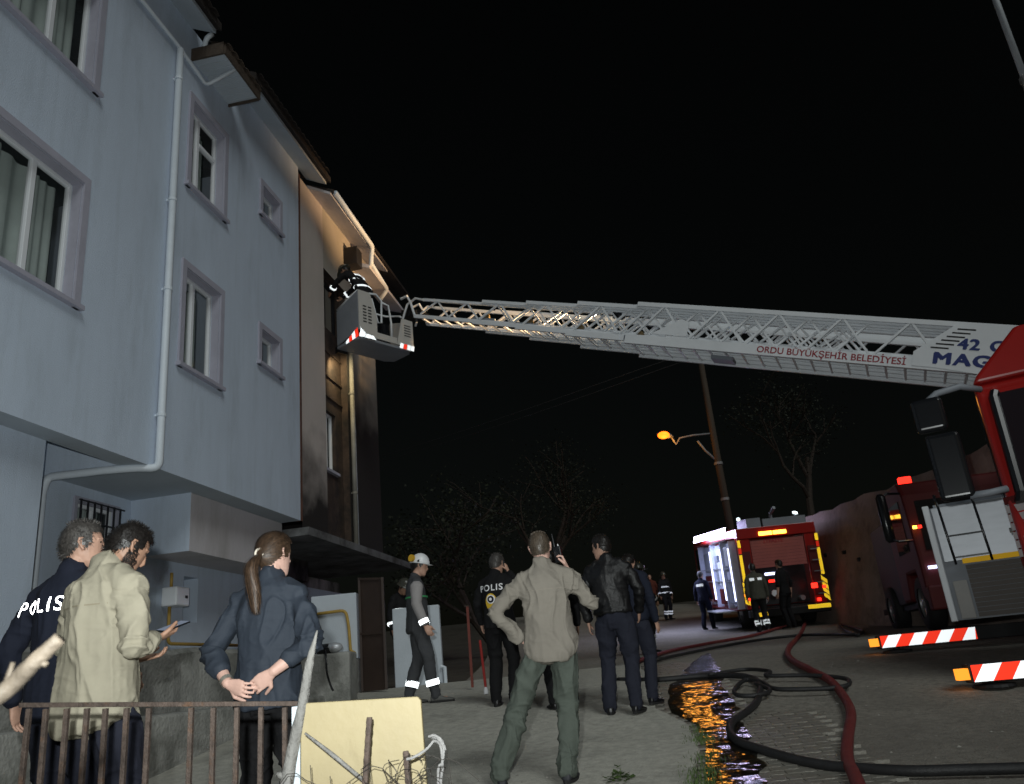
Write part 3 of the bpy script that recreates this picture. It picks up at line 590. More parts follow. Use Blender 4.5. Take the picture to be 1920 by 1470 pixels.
    q = MB(); q.tube([(1.3, 5.0, 2.02), (1.3, 5.0, 2.25), (1.3, 5.0, 2.26), (1.3, 5.0, 3.0)], [.85, .85, .62, .55], 24); q.build('turntable', GREYP, T)
    q = MB(); q.box(.9, 2.2, 4.75, 5.25, 2.95, 3.9); q.build('ladder_cradle', GREYP, T, bevel=.03)
    def W(p): return inv @ Vector(p)
    # outriggers, given in world metres
    for k, (a, b, z) in enumerate((((4.42, 11.42), (7.0, 10.95), 1.50), ((3.92, 8.25), (5.6, 7.95), 1.17))):
        A_, B_ = Vector((a[0], a[1], z)), Vector((b[0], b[1], z)); d = (B_ - A_).normalized(); nn = Vector((d.y, -d.x, 0))
        q = MB(); q.bar(W(A_ + d * .12), W(B_), .2, .17); arm = q.build('outrigger', CHAS, T, bevel=.01)
        L = (B_ - A_).length - .2; n = 16; per = .165
        if k == 0: L = 1.18
        o = A_ + nn * .108 + d * .14 + Vector((0, 0, -.075)); w = per; i = 0; x = 0
        while x < L:   # slanted red and white stripes
            lo = [x, min(x + w, L)]; hi = [min(x + .11, L + .0), min(x + w + .11, L)]
            if hi[1] - hi[0] > .005 or lo[1] - lo[0] > .005:
                q = MB(); q.prism([(lo[0], 0), (lo[1], 0), (hi[1], .15), (hi[0], .15)], (0, 0, 0), (1, 0, 0), (0, 1, 0), (0, 0, .004))
                me = q.mesh('warning_stripe'); me.transform(inv @ axes(o, d, (0, 0, 1))); obj('warning_stripe', me, R_W if i % 2 == 0 else R_R, arm)
            x += w; i += 1
        q = MB(); q.prism([(0, 0), (.11, .15), (0, .15)], (0, 0, 0), (1, 0, 0), (0, 1, 0), (0, 0, .003)); me = q.mesh('warning_stripe'); me.transform(inv @ axes(o, d, (0, 0, 1))); obj('warning_stripe', me, R_R, arm)
        q = MB(); q.box(-.05, .05, -.05, .05, -.05, .06); me = q.mesh('marker_lamp'); me.transform(inv @ axes(A_ + nn * .06 + d * .06, d, (0, 0, 1))); obj('marker_lamp', me, E_ORG, arm)
        gz = g(a[1]) - .03; F = A_ + d * .34 - nn * .02
        q = MB(); q.tube([W((F.x, F.y, gz + .03)), W((F.x, F.y, z))], .045, 10); q.build('jack_leg', CHAS, arm)
        q = MB(); q.tube([W((F.x, F.y, gz)), W((F.x, F.y, gz + .025)), W((F.x, F.y, gz + .04))], [.19, .18, .08], 18); q.build('jack_foot', CHAS, arm)
    # ---------------- the ladder: five nested lattice sections. u runs to the tip, n to the camera side, w up
    u = Vector((-3.77, 1.70, 1.51)).normalized(); n_ = Vector((u.y, -u.x, 0)).normalized()
    if n_.y > 0: n_ = -n_
    w_ = n_.cross(u); w_ = w_ if w_.z > 0 else -w_
    O_ = Vector((8.72, 11.51, 4.77)) - n_ * .475      # bottom centre at the base end
    def LP(t, a, b): return W(O_ + u * t + n_ * a + w_ * b)
    upv = inv.to_3x3() @ w_
    #          end t, half width, bottom, height
    secs = [(7.55, .475, .0, .80), (8.85, .415, .06, .70), (10.05, .36, .12, .60), (11.15, .31, .17, .52), (12.75, .265, .21, .44)]
    for k, (te, hw, b0, hh) in enumerate(secs):
        ts = .6 + k * .25
        sec = empty('ladder_section'); sec.parent = T
        rw = .075 - k * .007; tw = .055 - k * .004
        for sgn in (1, -1):
            q = MB(); q.bar(LP(ts, sgn * hw, b0 + rw * (1.15 if k == 0 else .8)), LP(te, sgn * hw, b0 + rw * (1.15 if k == 0 else .8)), .05, rw * (2.4 if k == 0 else 1.7), upv); q.build('bottom_rail', LADP, sec)
            q = MB(); q.bar(LP(ts, sgn * hw, b0 + hh), LP(te - .12, sgn * hw, b0 + hh), .06, tw * 1.5, upv); q.build('top_rail', LADP, sec)
            pit = 1.06 - k * .07; t = te - .15; up_ = False; low = b0 + rw * 2; high = b0 + hh - tw * .5
            while t - pit / 2 > max(ts, 2.0 if k == 0 else 3.2):
                q = MB(); a_, c_ = (LP(t, sgn * hw, low), LP(t - pit / 2 + .03, sgn * hw, high)) if not up_ else (LP(t, sgn * hw, high), LP(t - pit / 2 + .03, sgn * hw, low))
                q.bar(a_, c_, .045 - k * .004, .035, upv); q.build('brace', LADP, sec); t -= pit / 2; up_ = not up_
        t = te - .1; lim = 1.0 if k == 0 else secs[k - 1][0] - .8
        while t > lim:
            q = MB(); q.bar(LP(t, -hw, b0 + .05), LP(t, hw, b0 + .05), .035, .03); q.build('rung', LADP, sec); t -= .30
        if k < 4:    # pulley and guide blocks near the end of a section
            for sgn in (1,):
                q = MB(); q.tube([LP(te - .25, sgn * (hw - .11), b0 + .2), LP(te - .25, sgn * (hw - .05), b0 + .2)], .085, 14); q.build('pulley', mat('brass_pulley', (.22, .16, .08), .45, .4, var=.2) if 'brass_pulley' not in bpy.data.materials else bpy.data.materials['brass_pulley'], sec)
                q = MB(); q.bar(LP(te - .5, sgn * (hw - .06), b0 + .12), LP(te + .05, sgn * (hw - .06), b0 + .12), .05, .1, upv); q.build('guide_block', GREYP, sec)
        if k == 0:
            # plated base of the outermost section, with slots and lettering
            for sgn in (1, -1):
                q = MB(); a_, b_ = sgn * (hw + .026), sgn * (hw + .034)
                pts = [(0, -.14), (2.2, .04), (2.55, .045), (2.55, .28), (1.93, .84), (0, .84)]
                q.add([LP(t, a_, b) for t, b in pts] + [LP(t, b_, b) for t, b in pts], [(0, 1, 2, 3, 4, 5), (11, 10, 9, 8, 7, 6)] + [(i, (i + 1) % 6, 6 + (i + 1) % 6, 6 + i) for i in range(6)]); q.build('base_plate', LADP, sec)
            for i in range(6):
                q = MB(); t0 = 1.96 + i * .07; b = .70 - i * .068; q.add([LP(t, hw + .036, bb) for t, bb in ((t0, b), (t0 - .26, b), (t0 - .26, b + .026), (t0, b + .026))], [(0, 1, 2, 3)]); q.build('vent_slot', CHAS, sec)
            X = -(inv.to_3x3() @ u); Y = upv
            text('lettering', 'ORDU BÜYÜKŞEHİR BELEDİYESİ', .163, LRED, sec, axes(LP(5.05, hw + .027, .04), X, Y), .002, 0, 1.0, 1.0, heavy=.005)
            text('lettering', '42', .25, LBLUE, sec, axes(LP(1.94, hw + .036, .375), X, Y), .002, 0, 1.12, 1.15, heavy=.03); text('lettering', 'C', .25, LBLUE, sec, axes(LP(1.50, hw + .036, .375), X, Y), .002, 0, 1.12, 1.15, heavy=.03)
            text('lettering', 'MAG', .27, LBLUE, sec, axes(LP(2.28, hw + .036, .10), X, Y), .002, 0, 1.16, 1.3, heavy=.036)
            q = MB(); q.bar(LP(6.75, hw + .01, .13), LP(6.35, hw + .01, .13), .02, .16, upv); q.build('gusset', LADP, sec)
            q = MB(); q.add([LP(t, hw + .03, b) for t, b in ((7.05, .22), (6.35, .22), (6.35, .5), (6.5, .55))], [(0, 1, 2, 3)]); q.build('gusset', LADP, sec)
            # work light under the section
            q = MB(); q.bar(LP(5.9, .1, -.05), LP(5.5, .1, -.05), .3, .07, upv); q.build('under_lamp', GREYP, sec)
        # folded joint to the basket
        if k == 4:
            for sgn in (1, -1):
                q = MB(); q.tube([LP(te, sgn * hw, b0 + .05), LP(te + .2, sgn * hw, b0 + .35), LP(te + .35, sgn * hw, b0 + .5), LP(te + .5, sgn * hw, b0 + .42)], .03, 8); q.build('head_frame', LADP, sec)
                q = MB(); q.tube([LP(te - .1, sgn * hw, b0 + hh), LP(te + .1, sgn * hw, b0 + hh + .02), LP(te + .28, sgn * hw, b0 + .3), LP(te + .3, sgn * hw, b0 - .05)], .025, 8); q.build('head_frame', LADP, sec)
            q = MB(); q.bar(LP(te - .1, 0, b0 + .15), LP(te + .45, 0, b0 + .1), .4, .16, upv); q.build('head_pivot', BLK, sec)
    # spotlight on the ladder, lit, shining along it to the facade
    sp_ = empty('ladder_spotlight'); sp_.parent = T
    q = MB(); q.tube([LP(7.75, .2, .66), LP(7.80, .2, .66), LP(7.98, .2, .68)], [.05, .11, .12], 16, cap=True); q.build('lamp_housing', BLK, sp_, smooth=False)
    q = MB(); q.tube([LP(7.981, .2, .681), LP(7.985, .2, .681)], .10, 16); q.build('lamp_lens', glow('warm_lens', (1, .72, .38), 10), sp_)
    tgt = W(FP(14.9, 0, 10.3)); l = light('ladder_spot_light', 'SPOT', LP(8.08, .2, .70), 2400, (1, .62, .30), T, shadow_soft_size=.06, spot_size=R(62), spot_blend=.9); aim(l, tgt)
    # ---------------- basket
    e1 = Vector((.66, .751, 0)); e2 = Vector((-.751, .66, 0)); C0 = Vector((-2.98, 14.92, 8.30))
    bk = empty('basket'); bk.parent = T
    def BP(a, b, c): return W(C0 + e1 * a + e2 * b + Vector((0, 0, c)))
    LX, LY, H = 1.43, .74, 1.02
    BG = mat('beige_grey_basket', (.50, .48, .45), .5, var=.05)
    def pan(nm, pts, m=BG, th=.03):
        c = sum((p for p in pts), Vector()) / len(pts); nrm = (pts[1] - pts[0]).cross(pts[2] - pts[0]).normalized() * th; n = len(pts); q = MB()
        q.add(pts + [p + nrm for p in pts], [tuple(range(n))[::-1], tuple(range(n, 2 * n))] + [(i, (i + 1) % n, n + (i + 1) % n, n + i) for i in range(n)]); return q.build(nm, m, bk, bevel=.004)
    pan('floor_pan', [BP(.0, .12, 0), BP(.14, 0, 0), BP(LX - .1, 0, 0), BP(LX, .12, 0), BP(LX, LY - .1, -.0), BP(LX - .2, LY, 0), BP(0, LY, 0)], GREYP, -.06)
    pan('side_panel', [BP(0, .0, .13), BP(0, LY, .02), BP(0, LY, .80), BP(0, .0, H)], GREYP)
    fp = pan('front_panel', [BP(.005, 0, .13), BP(.20, 0, .02), BP(.46, 0, .02), BP(.46, 0, .52), BP(.30, 0, H), BP(.005, 0, H)], BG)
    pan('front_panel', [BP(.98, 0, .02), BP(LX, 0, .02), BP(LX, 0, .66), BP(1.14, 0, .66)], BG)
    pan('sill_panel', [BP(.462, .0, .02), BP(.978, .0, .02), BP(.978, .0, .16), BP(.462, .0, .16)], BG)
    pan('end_panel', [BP(LX, 0, .02), BP(LX, LY, .02), BP(LX, LY, .9), BP(LX, 0, .66)], BG)
    for r in range(6):
        for c in range(2):
            q = MB(); x = .10 + c * .13; z = .66 - r * .07; q.add([BP(x, -.034, z), BP(x + .09, -.034, z), BP(x + .09, -.034, z + .03), BP(x, -.034, z + .03)], [(0, 1, 2, 3)]); q.build('grille_slot', CHAS, bk)
    for r in range(5):
        q = MB(); z = .50 - r * .06; q.add([BP(1.18, -.034, z), BP(1.36, -.034, z), BP(1.36, -.034, z + .022), BP(1.18, -.034, z + .022)], [(0, 1, 2, 3)]); q.build('grille_slot', CHAS, bk)
    # chevron tape on the cut corners
    def tape(nm, pts, m): q = MB(); q.add(pts, [tuple(range(len(pts)))]); q.build(nm, m, bk)
    for i in range(4):
        t0, t1 = i / 4, (i + 1) / 4
        A0, A1 = BP(-.012, .42, -.0), BP(-.012, .02, .18); B0, B1 = BP(-.01, .42, -.06), BP(-.0, .0, -.02)
        f = lambda p, q_, t: p + (q_ - p) * t
        tape('chevron_tape', [f(B0, B1, t0), f(B0, B1, t1), f(A0, A1, t1), f(A0, A1, t0)], R_W if i % 2 == 0 else R_R)
    tape('chevron_tape', [BP(.0, -.012, -.03), BP(.12, -.034, -.03), BP(.16, -.034, .06), BP(.03, -.034, .17)], R_W); tape('chevron_tape', [BP(.13, -.034, -.03), BP(.42, -.034, -.03), BP(.36, -.034, .05), BP(.17, -.034, .06)], R_W)
    for i, m_ in enumerate((R_W, R_R, R_W, R_W)):
        x = LX - .40 + i * .1; tape('chevron_tape', [BP(x, -.036, -.05), BP(x + .09, -.036, -.05), BP(x + .12, -.036, .07), BP(x + .03, -.036, .07)], m_)
    for pts in ([BP(.30, .0, H), BP(.48, -.0, H + .03), BP(.62, .0, H - .08), BP(.60, 0, .42), BP(.5, 0, .40), BP(.36, 0, H - .1)], [BP(.02, .02, H), BP(.02, LY, .85), BP(.3, LY, 1.0), BP(LX - .1, LY, 1.05), BP(LX, .4, .95), BP(1.14, .0, .70)], [BP(.55, LY, 1.02), BP(.55, LY, .1)], [BP(.95, LY, 1.04), BP(.95, LY, .1)], [BP(.62, 0, .9), BP(.80, .0, .88), BP(.86, 0, .5), BP(.86, 0, .1)]):
        q = MB(); q.tube(pts, .022, 8); q.build('guard_rail', LADP, bk, smooth=True)
    q = MB(); q.add([], []); q.hexa([BP(.55, .1, .12), BP(.9, .1, .12), BP(.9, .45, .12), BP(.55, .45, .12), BP(.55, .1, .5), BP(.9, .1, .5), BP(.9, .45, .5), BP(.55, .45, .5)]); q.build('control_box', BLK, bk, bevel=.03)
    # basket floodlight on the facade side, lit
    q = MB(); q.hexa([BP(.02, LY + .0, -.12), BP(.26, LY, -.12), BP(.26, LY + .1, -.12), BP(.02, LY + .1, -.12), BP(.02, LY, .02), BP(.26, LY, .02), BP(.26, LY + .1, .02), BP(.02, LY + .1, .02)]); q.build('floodlight', BLK, bk)
    l = light('basket_flood_light', 'SPOT', BP(.12, LY + .14, -.10), 70, (1, .80, .45), T, shadow_soft_size=.06, spot_size=R(130), spot_blend=.7); aim(l, W(FP(15.6, 0, 7.6)))
    return T
LT = ladder_truck()

def engine_rear():
    """fire engine with its open back towards us and lit lockers on its left side"""
    T = tag(empty('fire_engine', (5.86, 23.0, g(23.0)), R(-1)), 'red fire engine seen from behind with rear shutter up and lit side lockers', 'fire engine')
    L, Wd, H = 6.2, 2.2, 2.9; sl = (g(29) - g(23)) / 6
    T.rotation_euler = (math.atan(sl), 0, R(-1))
    q = MB(); q.box(.0, .34, .03, 5.0, .55, 2.45); q.box(Wd - .34, Wd, .03, 5.0, .55, 2.45); q.box(.341, Wd - .341, .9, 5.0, .55, 2.45); q.box(.0, Wd, .0, L, 2.451, 2.74); body = q.build('body', REDP, T, bevel=.01)
    LOCK = mat('pale_locker', (.62, .66, .80), .45, var=.15, vscale=4)
    # hollow left lockers
    q = MB(); q.box(-.055, -.03, .35, 5.0, .62, 2.40); q.build('locker_backing', LOCK, T)
    for y in (.30, 1.45, 2.9, 4.9):
        q = MB(); q.box(-.20, -.002, y, y + .05, .55, 2.45); q.build('locker_post', LOCK, T)
    q = MB(); q.box(-.26, -.002, .28, 5.0, 2.452, 2.50); q.box(-.24, -.002, .28, 5.0, .52, .56); q.build('locker_rail', DRED, T)
    for y in (.44, 1.62, 3.1):
        q = MB(); q.box(-.21, -.17, y, y + .05, .78, 2.25); q.build('locker_light', E_BW, T)
    for y, w_, z0, z1, m_ in ((.6, .7, .7, 1.3, GREYP), (.7, .5, 1.36, 1.6, LOCK), (1.8, .8, .65, 1.1, DRED), (1.85, .6, 1.2, 1.9, PVC), (2.3, .4, 1.25, 2.1, GREYP), (3.3, 1.2, .7, 1.5, DRED), (3.4, .9, 1.6, 2.2, GREYP), (.65, .6, 1.75, 2.3, PVC)):
        q = MB(); q.box(-.16, -.057, y, y + w_, z0, z1); q.build('stowed_case', m_, T, bevel=.02)
    for z in (1.33, 1.7):
        q = MB(); q.box(-.2, -.056, .5, 4.8, z - .02, z); q.build('locker_shelf', ALU, T)
    q = MB(); q.hexa([(-.30, .2, 2.62), (-.30, 5.0, 2.62), (-.27, 5.0, 2.62), (-.27, .2, 2.62), (-.25, .2, 2.82), (-.25, 5.0, 2.82), (-.22, 5.0, 2.82), (-.22, .2, 2.82)]); q.build('awning_light', glow('scene_light_bar', (.70, .62, 1.), 17), T)
    # cab in front
    q = MB(); q.box(.02, Wd - .02, 5.05, 6.9, .5, 2.7); q.build('cab', REDP, T, bevel=.08)
    for x in (-.02, Wd + .02):
        q = MB(); q.box(min(x, x + .01), max(x, x + .01), 5.4, 6.4, 1.6, 2.4); q.build('cab_window', CABG, T)
    # rear: pump bay
    q = MB(); q.box(.345, Wd - .345, .45, .5, .6, 2.40); q.build('pump_panel', mat('dark_pump_panel', (.03, .028, .03), .4, var=.3), T)
    for i in range(9):
        q = MB(); z = 1.62 + i * .085; q.box(.36, Wd - .36, .06, .085, z, z + .08); q.build('shutter_slat', mat('raised_red_shutter', (.34, .10, .09), .45, var=.1) if i == 0 else bpy.data.materials['raised_red_shutter'], T)
    text('lettering', 'İTFAİYE', .15, LRED, T, axes((.72, .055, 2.28), (1, 0, 0), (0, 0, 1)), .002, .004)
    q = MB(); q.box(.72, 1.3, .42, .448, 1.40, 1.47); q.build('pump_lamp', E_BW, T)
    for x, z, m_ in ((.8, 1.2, E_RED), (1.2, 1.22, E_RED), (.95, 1.22, PVC), (1.05, 1.2, E_AMB)):
        q = MB(); q.box(x, x + .16 if m_ is E_RED else x + .07, .43, .448, z, z + .07); q.build('pump_control', m_, T)
    for x, z in ((1.25, .95), (.9, .9), (.62, 1.0)):
        q = MB(); q.tube([(x, .36, z), (x, .45, z)], .09, 16); q.build('gauge', PVC, T); 
    for x in (.55, 1.1, 1.6):
        q = MB(); q.tube([(x, .2, .72), (x, .45, .72)], .07, 12); q.build('outlet', RIM, T)
    for x in (.02, Wd - .30):
        q = MB(); q.box(x, x + .28, -.012, .022, .75, 2.1); q.build('rear_shutter', DRED, T)
    # yellow contour marking, chevrons
    for x0, flip in ((-.02, 1), (Wd - .06, -1)):
        q = MB(); q.box(x0, x0 + .085, -.02, -.013, 2.22, 2.42); q.build('contour_tape', R_Y, T); q = MB(); q.box(x0, x0 + .085, -.02, -.013, 2.05, 2.2); q.build('contour_tape', R_R, T)
        q = MB(); q.box(x0, x0 + .085, -.02, -.013, 1.30, 2.02); q.build('contour_tape', R_Y, T)
        for i in range(4):
            z = 1.24 - i * .15; q = MB(); q.add([(x0 - .03, -.02, z - .08), (x0 + .12, -.02, z - .15 if flip > 0 else z - .22), (x0 + .12, -.02, z - .02 if flip > 0 else z - .10), (x0 - .03, -.02, z + .04)], [(0, 1, 2, 3)]); q.build('contour_tape', R_Y, T)
    q = MB(); q.box(.1, .48, -.15, -.14, .34, .45); q.build('bumper_tape', R_Y, T); q = MB(); q.box(1.58, 2.2, -.15, -.14, .42, .53); q.build('bumper_tape', R_Y, T)
    q = MB(); q.box(.0, Wd, -.13, .1, .32, .52); q.build('bumper', CHAS, T, bevel=.02)
    for x in (.62, 1.02):
        q = MB(); q.box(x, x + .36, -.03, -.0, 2.50, 2.60); q.build('amber_light', E_AMB, T)
    for x, z, m_, s in ((.05, .78, E_RED, .09), (.24, .84, E_RED, .07), (.1, .98, E_BLU, .11), (-.06, .9, E_ORG, .08), (1.80, .95, E_RED, .17), (2.1, .93, E_RED, .09), (1.9, .6, E_RED, .1)):
        q = MB(); q.box(x, x + s, -.06, -.022, z, z + s * .8); q.build('tail_lamp', m_, T, bevel=.01)
    q = MB(); q.box(.35, .75, .1, 1.2, 2.741, 3.0); q.build('roof_box', GREYP, T); q = MB(); q.box(.8, 2.0, .05, .12, 2.741, 2.95); q.build('roof_rail', GREYP, T)
    q = MB(); q.tube([(1.2, .6, 2.74), (1.2, .6, 3.1), (1.25, .3, 3.25)], .05, 8); q.build('roof_monitor', GREYP, T)
    for i in range(5):
        q = MB(); q.bar((Wd - .25, -.06, .8 + i * .3), (Wd - .05, -.06, .8 + i * .3), .025); q.build('ladder_rung', GREYP, T)
    for y in (1.3, 5.5): wheel(T, (.22, y, .42), .48, .3); wheel(T, (Wd - .22, y, .42), .48, .3, 1)
    q = MB(); q.box(.3, Wd - .3, .1, 6.5, .38, .56); q.build('chassis', CHAS, T)
    q = MB(); q.hexa([(-.75, .6, .50), (-.02, .6, .50), (-.02, 2.0, .50), (-.75, 2.0, .50), (-.75, .6, .53), (-.02, .6, .53), (-.02, 2.0, .53), (-.75, 2.0, .53)]); q.build('fold_down_step', ALU, T)
    l = light('locker_strip_light', 'AREA', (-.62, 2.5, 2.56), 120, (.60, .66, 1.), T, shape='RECTANGLE', size=4.2, size_y=.2); l.rotation_euler = Vector((.42, 0, -.9)).to_track_quat('-Z', 'X').to_euler()
    return T
engine_rear()
def third_truck():
    T = tag(empty('fire_truck', (6.72, 14.3, g(15)), R(-12)), 'dark red fire truck half hidden behind the ladder truck, beacon lit', 'fire engine')
    Wd = 2.4
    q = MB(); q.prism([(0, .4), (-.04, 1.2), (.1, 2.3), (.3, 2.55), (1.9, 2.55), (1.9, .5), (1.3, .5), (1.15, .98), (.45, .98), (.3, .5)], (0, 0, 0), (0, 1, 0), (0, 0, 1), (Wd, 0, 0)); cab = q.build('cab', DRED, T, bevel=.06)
    q = MB(); q.hexa([(.15, -.05, 1.3), (Wd - .15, -.05, 1.3), (Wd - .15, -.02, 1.3), (.15, -.02, 1.3), (.18, .1, 2.28), (Wd - .18, .1, 2.28), (Wd - .18, .13, 2.28), (.18, .13, 2.28)]); q.build('windscreen', CABG, cab)
    q = MB(); q.box(-.015, -.002, .45, 1.3, 1.35, 2.25); q.build('side_window', CABG, cab)
    q = MB(); q.tube([(-.0, .2, 2.36), (-.25, .05, 2.36), (-.34, .02, 2.3)], .022, 8); q.build('mirror_arm', BLK, cab); q = MB(); q.tube([(-.0, .05, 1.5), (-.25, -.02, 1.5), (-.34, .0, 1.55)], .022, 8); q.build('mirror_arm', BLK, cab)
    rr = [[Vector((-.37 + math.cos(a) * .085 * s_, math.sin(a) * .07 * s_, z)) for a in [2 * math.pi * j / 12 for j in range(12)]] for z, s_ in ((1.5, .5), (1.55, 1), (1.95, 1.05), (2.3, 1), (2.36, .5))]
    q = MB(); q.ring(rr); q.build('mirror_housing', BLK, cab, smooth=True)
    q = MB(); q.box(.12, .34, .5, .62, 2.56, 2.70); q.build('beacon', E_RED, cab, bevel=.02)
    for x, z, w_, m_ in ((.02, 1.68, .06, E_AMB), (.1, 1.68, .06, E_RED), (.1, .98, .2, E_BW)):
        q = MB(); q.box(x, x + w_, -.10, -.06, z, z + .05); q.build('front_lamp', m_, cab)
    q = MB(); q.box(.0, Wd, -.15, .1, .3, .7); q.build('bumper', DRED, cab, bevel=.03)
    q = MB(); q.box(.15, Wd, 1.95, 4.4, .5, 2.2); q.build('body', CHAS, T, bevel=.03)
    for y in (.8, 3.6): wheel(T, (.2, y, .46), .47, .3); wheel(T, (Wd - .2, y, .46), .47, .3, 1)
    q = MB(); q.box(.2, Wd - .2, .2, 5.2, .4, .52); q.build('chassis', CHAS, T)
    return T
third_truck()
HOSE_RED = [(8.97, 27.73), (6.69, 21.20), (4.95, 16.20), (3.78, 12.91), (3.31, 11.24), (3.06, 9.83), (3.01, 9.04), (2.81, 8.11), (2.59, 7.41), (2.23, 6.55), (1.99, 5.94), (1.83, 5.40), (1.70, 4.97), (1.53, 4.36)]
HOSE_BLK = [(0.98, 10.82), (1.38, 10.34), (2.00, 10.21), (2.32, 9.73), (2.34, 9.26), (2.10, 8.48), (1.90, 8.06), (1.66, 7.68), (1.52, 7.25), (1.48, 6.83), (1.54, 6.53), (1.70, 6.04), (1.88, 5.75), (2.15, 5.41), (2.45, 5.26), (2.87, 5.07)]
HOSE_LOOP = [(1.98, 10.10), (2.47, 10.28), (2.61, 9.78), (2.51, 9.54), (2.90, 9.31), (3.14, 8.96), (3.05, 8.62), (2.84, 8.54), (2.47, 8.68), (2.35, 8.83), (2.35, 9.19), (2.24, 9.42), (2.00, 8.96), (1.95, 8.64), (2.13, 8.55), (2.30, 8.74), (2.27, 9.13)]
HOSE_FAR = [(1.51, 13.51), (2.60, 16.52), (3.72, 18.38), (4.87, 19.68), (6.17, 22.05), (7.17, 23.43)]
HOSE_FAR2 = [(1.87, 13.63), (3.18, 15.80), (4.57, 17.62), (5.55, 17.93), (5.84, 16.83), (5.91, 15.76), (6.49, 16.90), (7.17, 19.18), (7.71, 21.48), (6.47, 17.66), (5.83, 15.42)]
# ------------------------------------------------------------------ retaining wall, poles, lamp, hoses, trees, far houses
RW = mat('rough_retaining_wall', (.30, .235, .20), .95, var=.3, vscale=1.0, bump=.8, bscale=9, dirt=((.17, .13, .11), .5, .7), dscale=1.6)
rw = tag(empty('retaining_wall', (8.3, 24, g(24))), 'tall rough brown retaining wall along the right of the street', 'retaining wall')
mb = MB(); rings = []
for i in range(90):
    y = 10.5 + i * .33; b = g(y) - .2; tz = np.interp(y, [10, 18, 26, 40], [4.6, 4.84, 5.3, 6.0]) + .12 * mnoise.noise((y * .8, 0, 0)); rg = []
    for k in range(9):
        t = k / 8; rg.append(Vector((8.05 + .72 * t + .07 * mnoise.noise((y * 1.3, t * 3, 2)) - 8.3, y - 24, b + (tz - b) * t - g(24))))
    rg += [Vector((11.2 - 8.3, y - 24, tz + .1 - g(24))), Vector((11.2 - 8.3, y - 24, b - g(24)))]
    rings.append(rg)
mb.ring(rings); mb.build('wall_body', RW, rw)
for i in range(12):
    q = MB(); y = 14 + i * 1.35 + random.uniform(-.3, .3); z = g(y) + random.choice((.9, 1.7, 2.4)) + random.uniform(-.2, .2); t = (z - g(y)) / 3.2
    q.tube([(8.0 + .72 * t - 8.3, y - 24, z - g(24)), (8.35 + .72 * t - 8.3, y - 24, z + .02 - g(24))], .05, 8); q.build('weep_hole', CHAS, rw)
SOD = (1, .40, .06)
POLEM = mat('galvanised_pole', (.26, .26, .26), .6, .2, var=.15); WOOD = mat('weathered_pole', (.06, .045, .032), .85, var=.25, vscale=5, bump=.3, bscale=40, stretch=(1, 1, .15))
sl = tag(empty('street_lamp', (7.95, 31.5, g(31.5))), 'lit orange street lamp on a pole above the far fire engine', 'street lamp'); sl.scale = (1.26, 1.26, 1.26)
q = MB(); q.tube([(.0, 0, -.2), (-.02, 0, 4.6), (.02, 0, 9.5)], [.13, .11, .085], 12); q.build('pole', WOOD, sl, smooth=True)
q = MB(); q.tube([(-.02, 0, 4.6), (-.35, 0, 5.0), (-.55, 0, 5.35)], .035, 8); q.build('brace', POLEM, sl, smooth=True)
q = MB(); q.tube([(.0, 0, 5.55), (-.7, 0, 5.55), (-1.1, 0, 5.5), (-1.25, 0, 5.3), (-1.35, 0, 5.55)], .03, 8); q.build('arm', POLEM, sl, smooth=True)
q = MB(); q.tube([(-1.30, 0, 5.56), (-1.42, -.02, 5.60), (-1.62, -.05, 5.66), (-1.80, -.07, 5.70)], [.05, .13, .16, .05], 12, flat=.55); q.build('lamp_head', POLEM, sl, smooth=True)
q = MB(); q.ball((-1.62, -.12, 5.62), (.19, .13, .12), 16, 10); q.build('lamp_bulb', glow('sodium_bulb', (1, .135, .005), 4.6), sl, smooth=True)
light('sodium_light', 'POINT', (-1.62, -.25, 5.42), 70, SOD, sl, shadow_soft_size=.4)
for z in (3.4, 4.55):
    q = MB(); q.tube([(-.02, 0, z - .04), (-.02, 0, z + .04)], .135, 12); q.build('pole_band', POLEM, sl)
q = MB(); q.box(-.55, .5, -.05, .05, 8.2, 8.3); q.build('crossarm', WOOD, sl)
for i, (dx, z) in enumerate(((-.5, 8.35), (.45, 8.35))):
    w = MB(); P = [(7.95 + dx * 1.26 - 30 * t, 31.5 + 10 * t * t, g(31.5) + z * 1.26 - 3.6 * math.sin(math.pi * t * .9) * .6 - 1.2 * t) for t in [k / 24 for k in range(25)]]
    w.tube(P, .012, 5); tag(w.build('overhead_wire', CHAS), ['nearer thin overhead wire running left from the street lamp pole', 'farther thin overhead wire running left from the street lamp pole'][i], 'wire')
mp = tag(empty('lamp_post', (10.45, 13.0, 4.5)), 'tall grey metal post in the top right corner of the picture', 'post')
q = MB(); q.tube([(0, 0, -.4), (0, 0, 6.9)], .085, 14); q.build('lower_tube', POLEM, mp, smooth=True); q = MB(); q.tube([(0, 0, 6.9), (0, 0, 11)], .06, 14); q.build('upper_tube', mat('pale_post_paint', (.46, .50, .54), .5, var=.1), mp, smooth=True); q = MB(); q.tube([(0, 0, 6.84), (0, 0, 6.96)], .1, 14); q.build('collar', POLEM, mp)
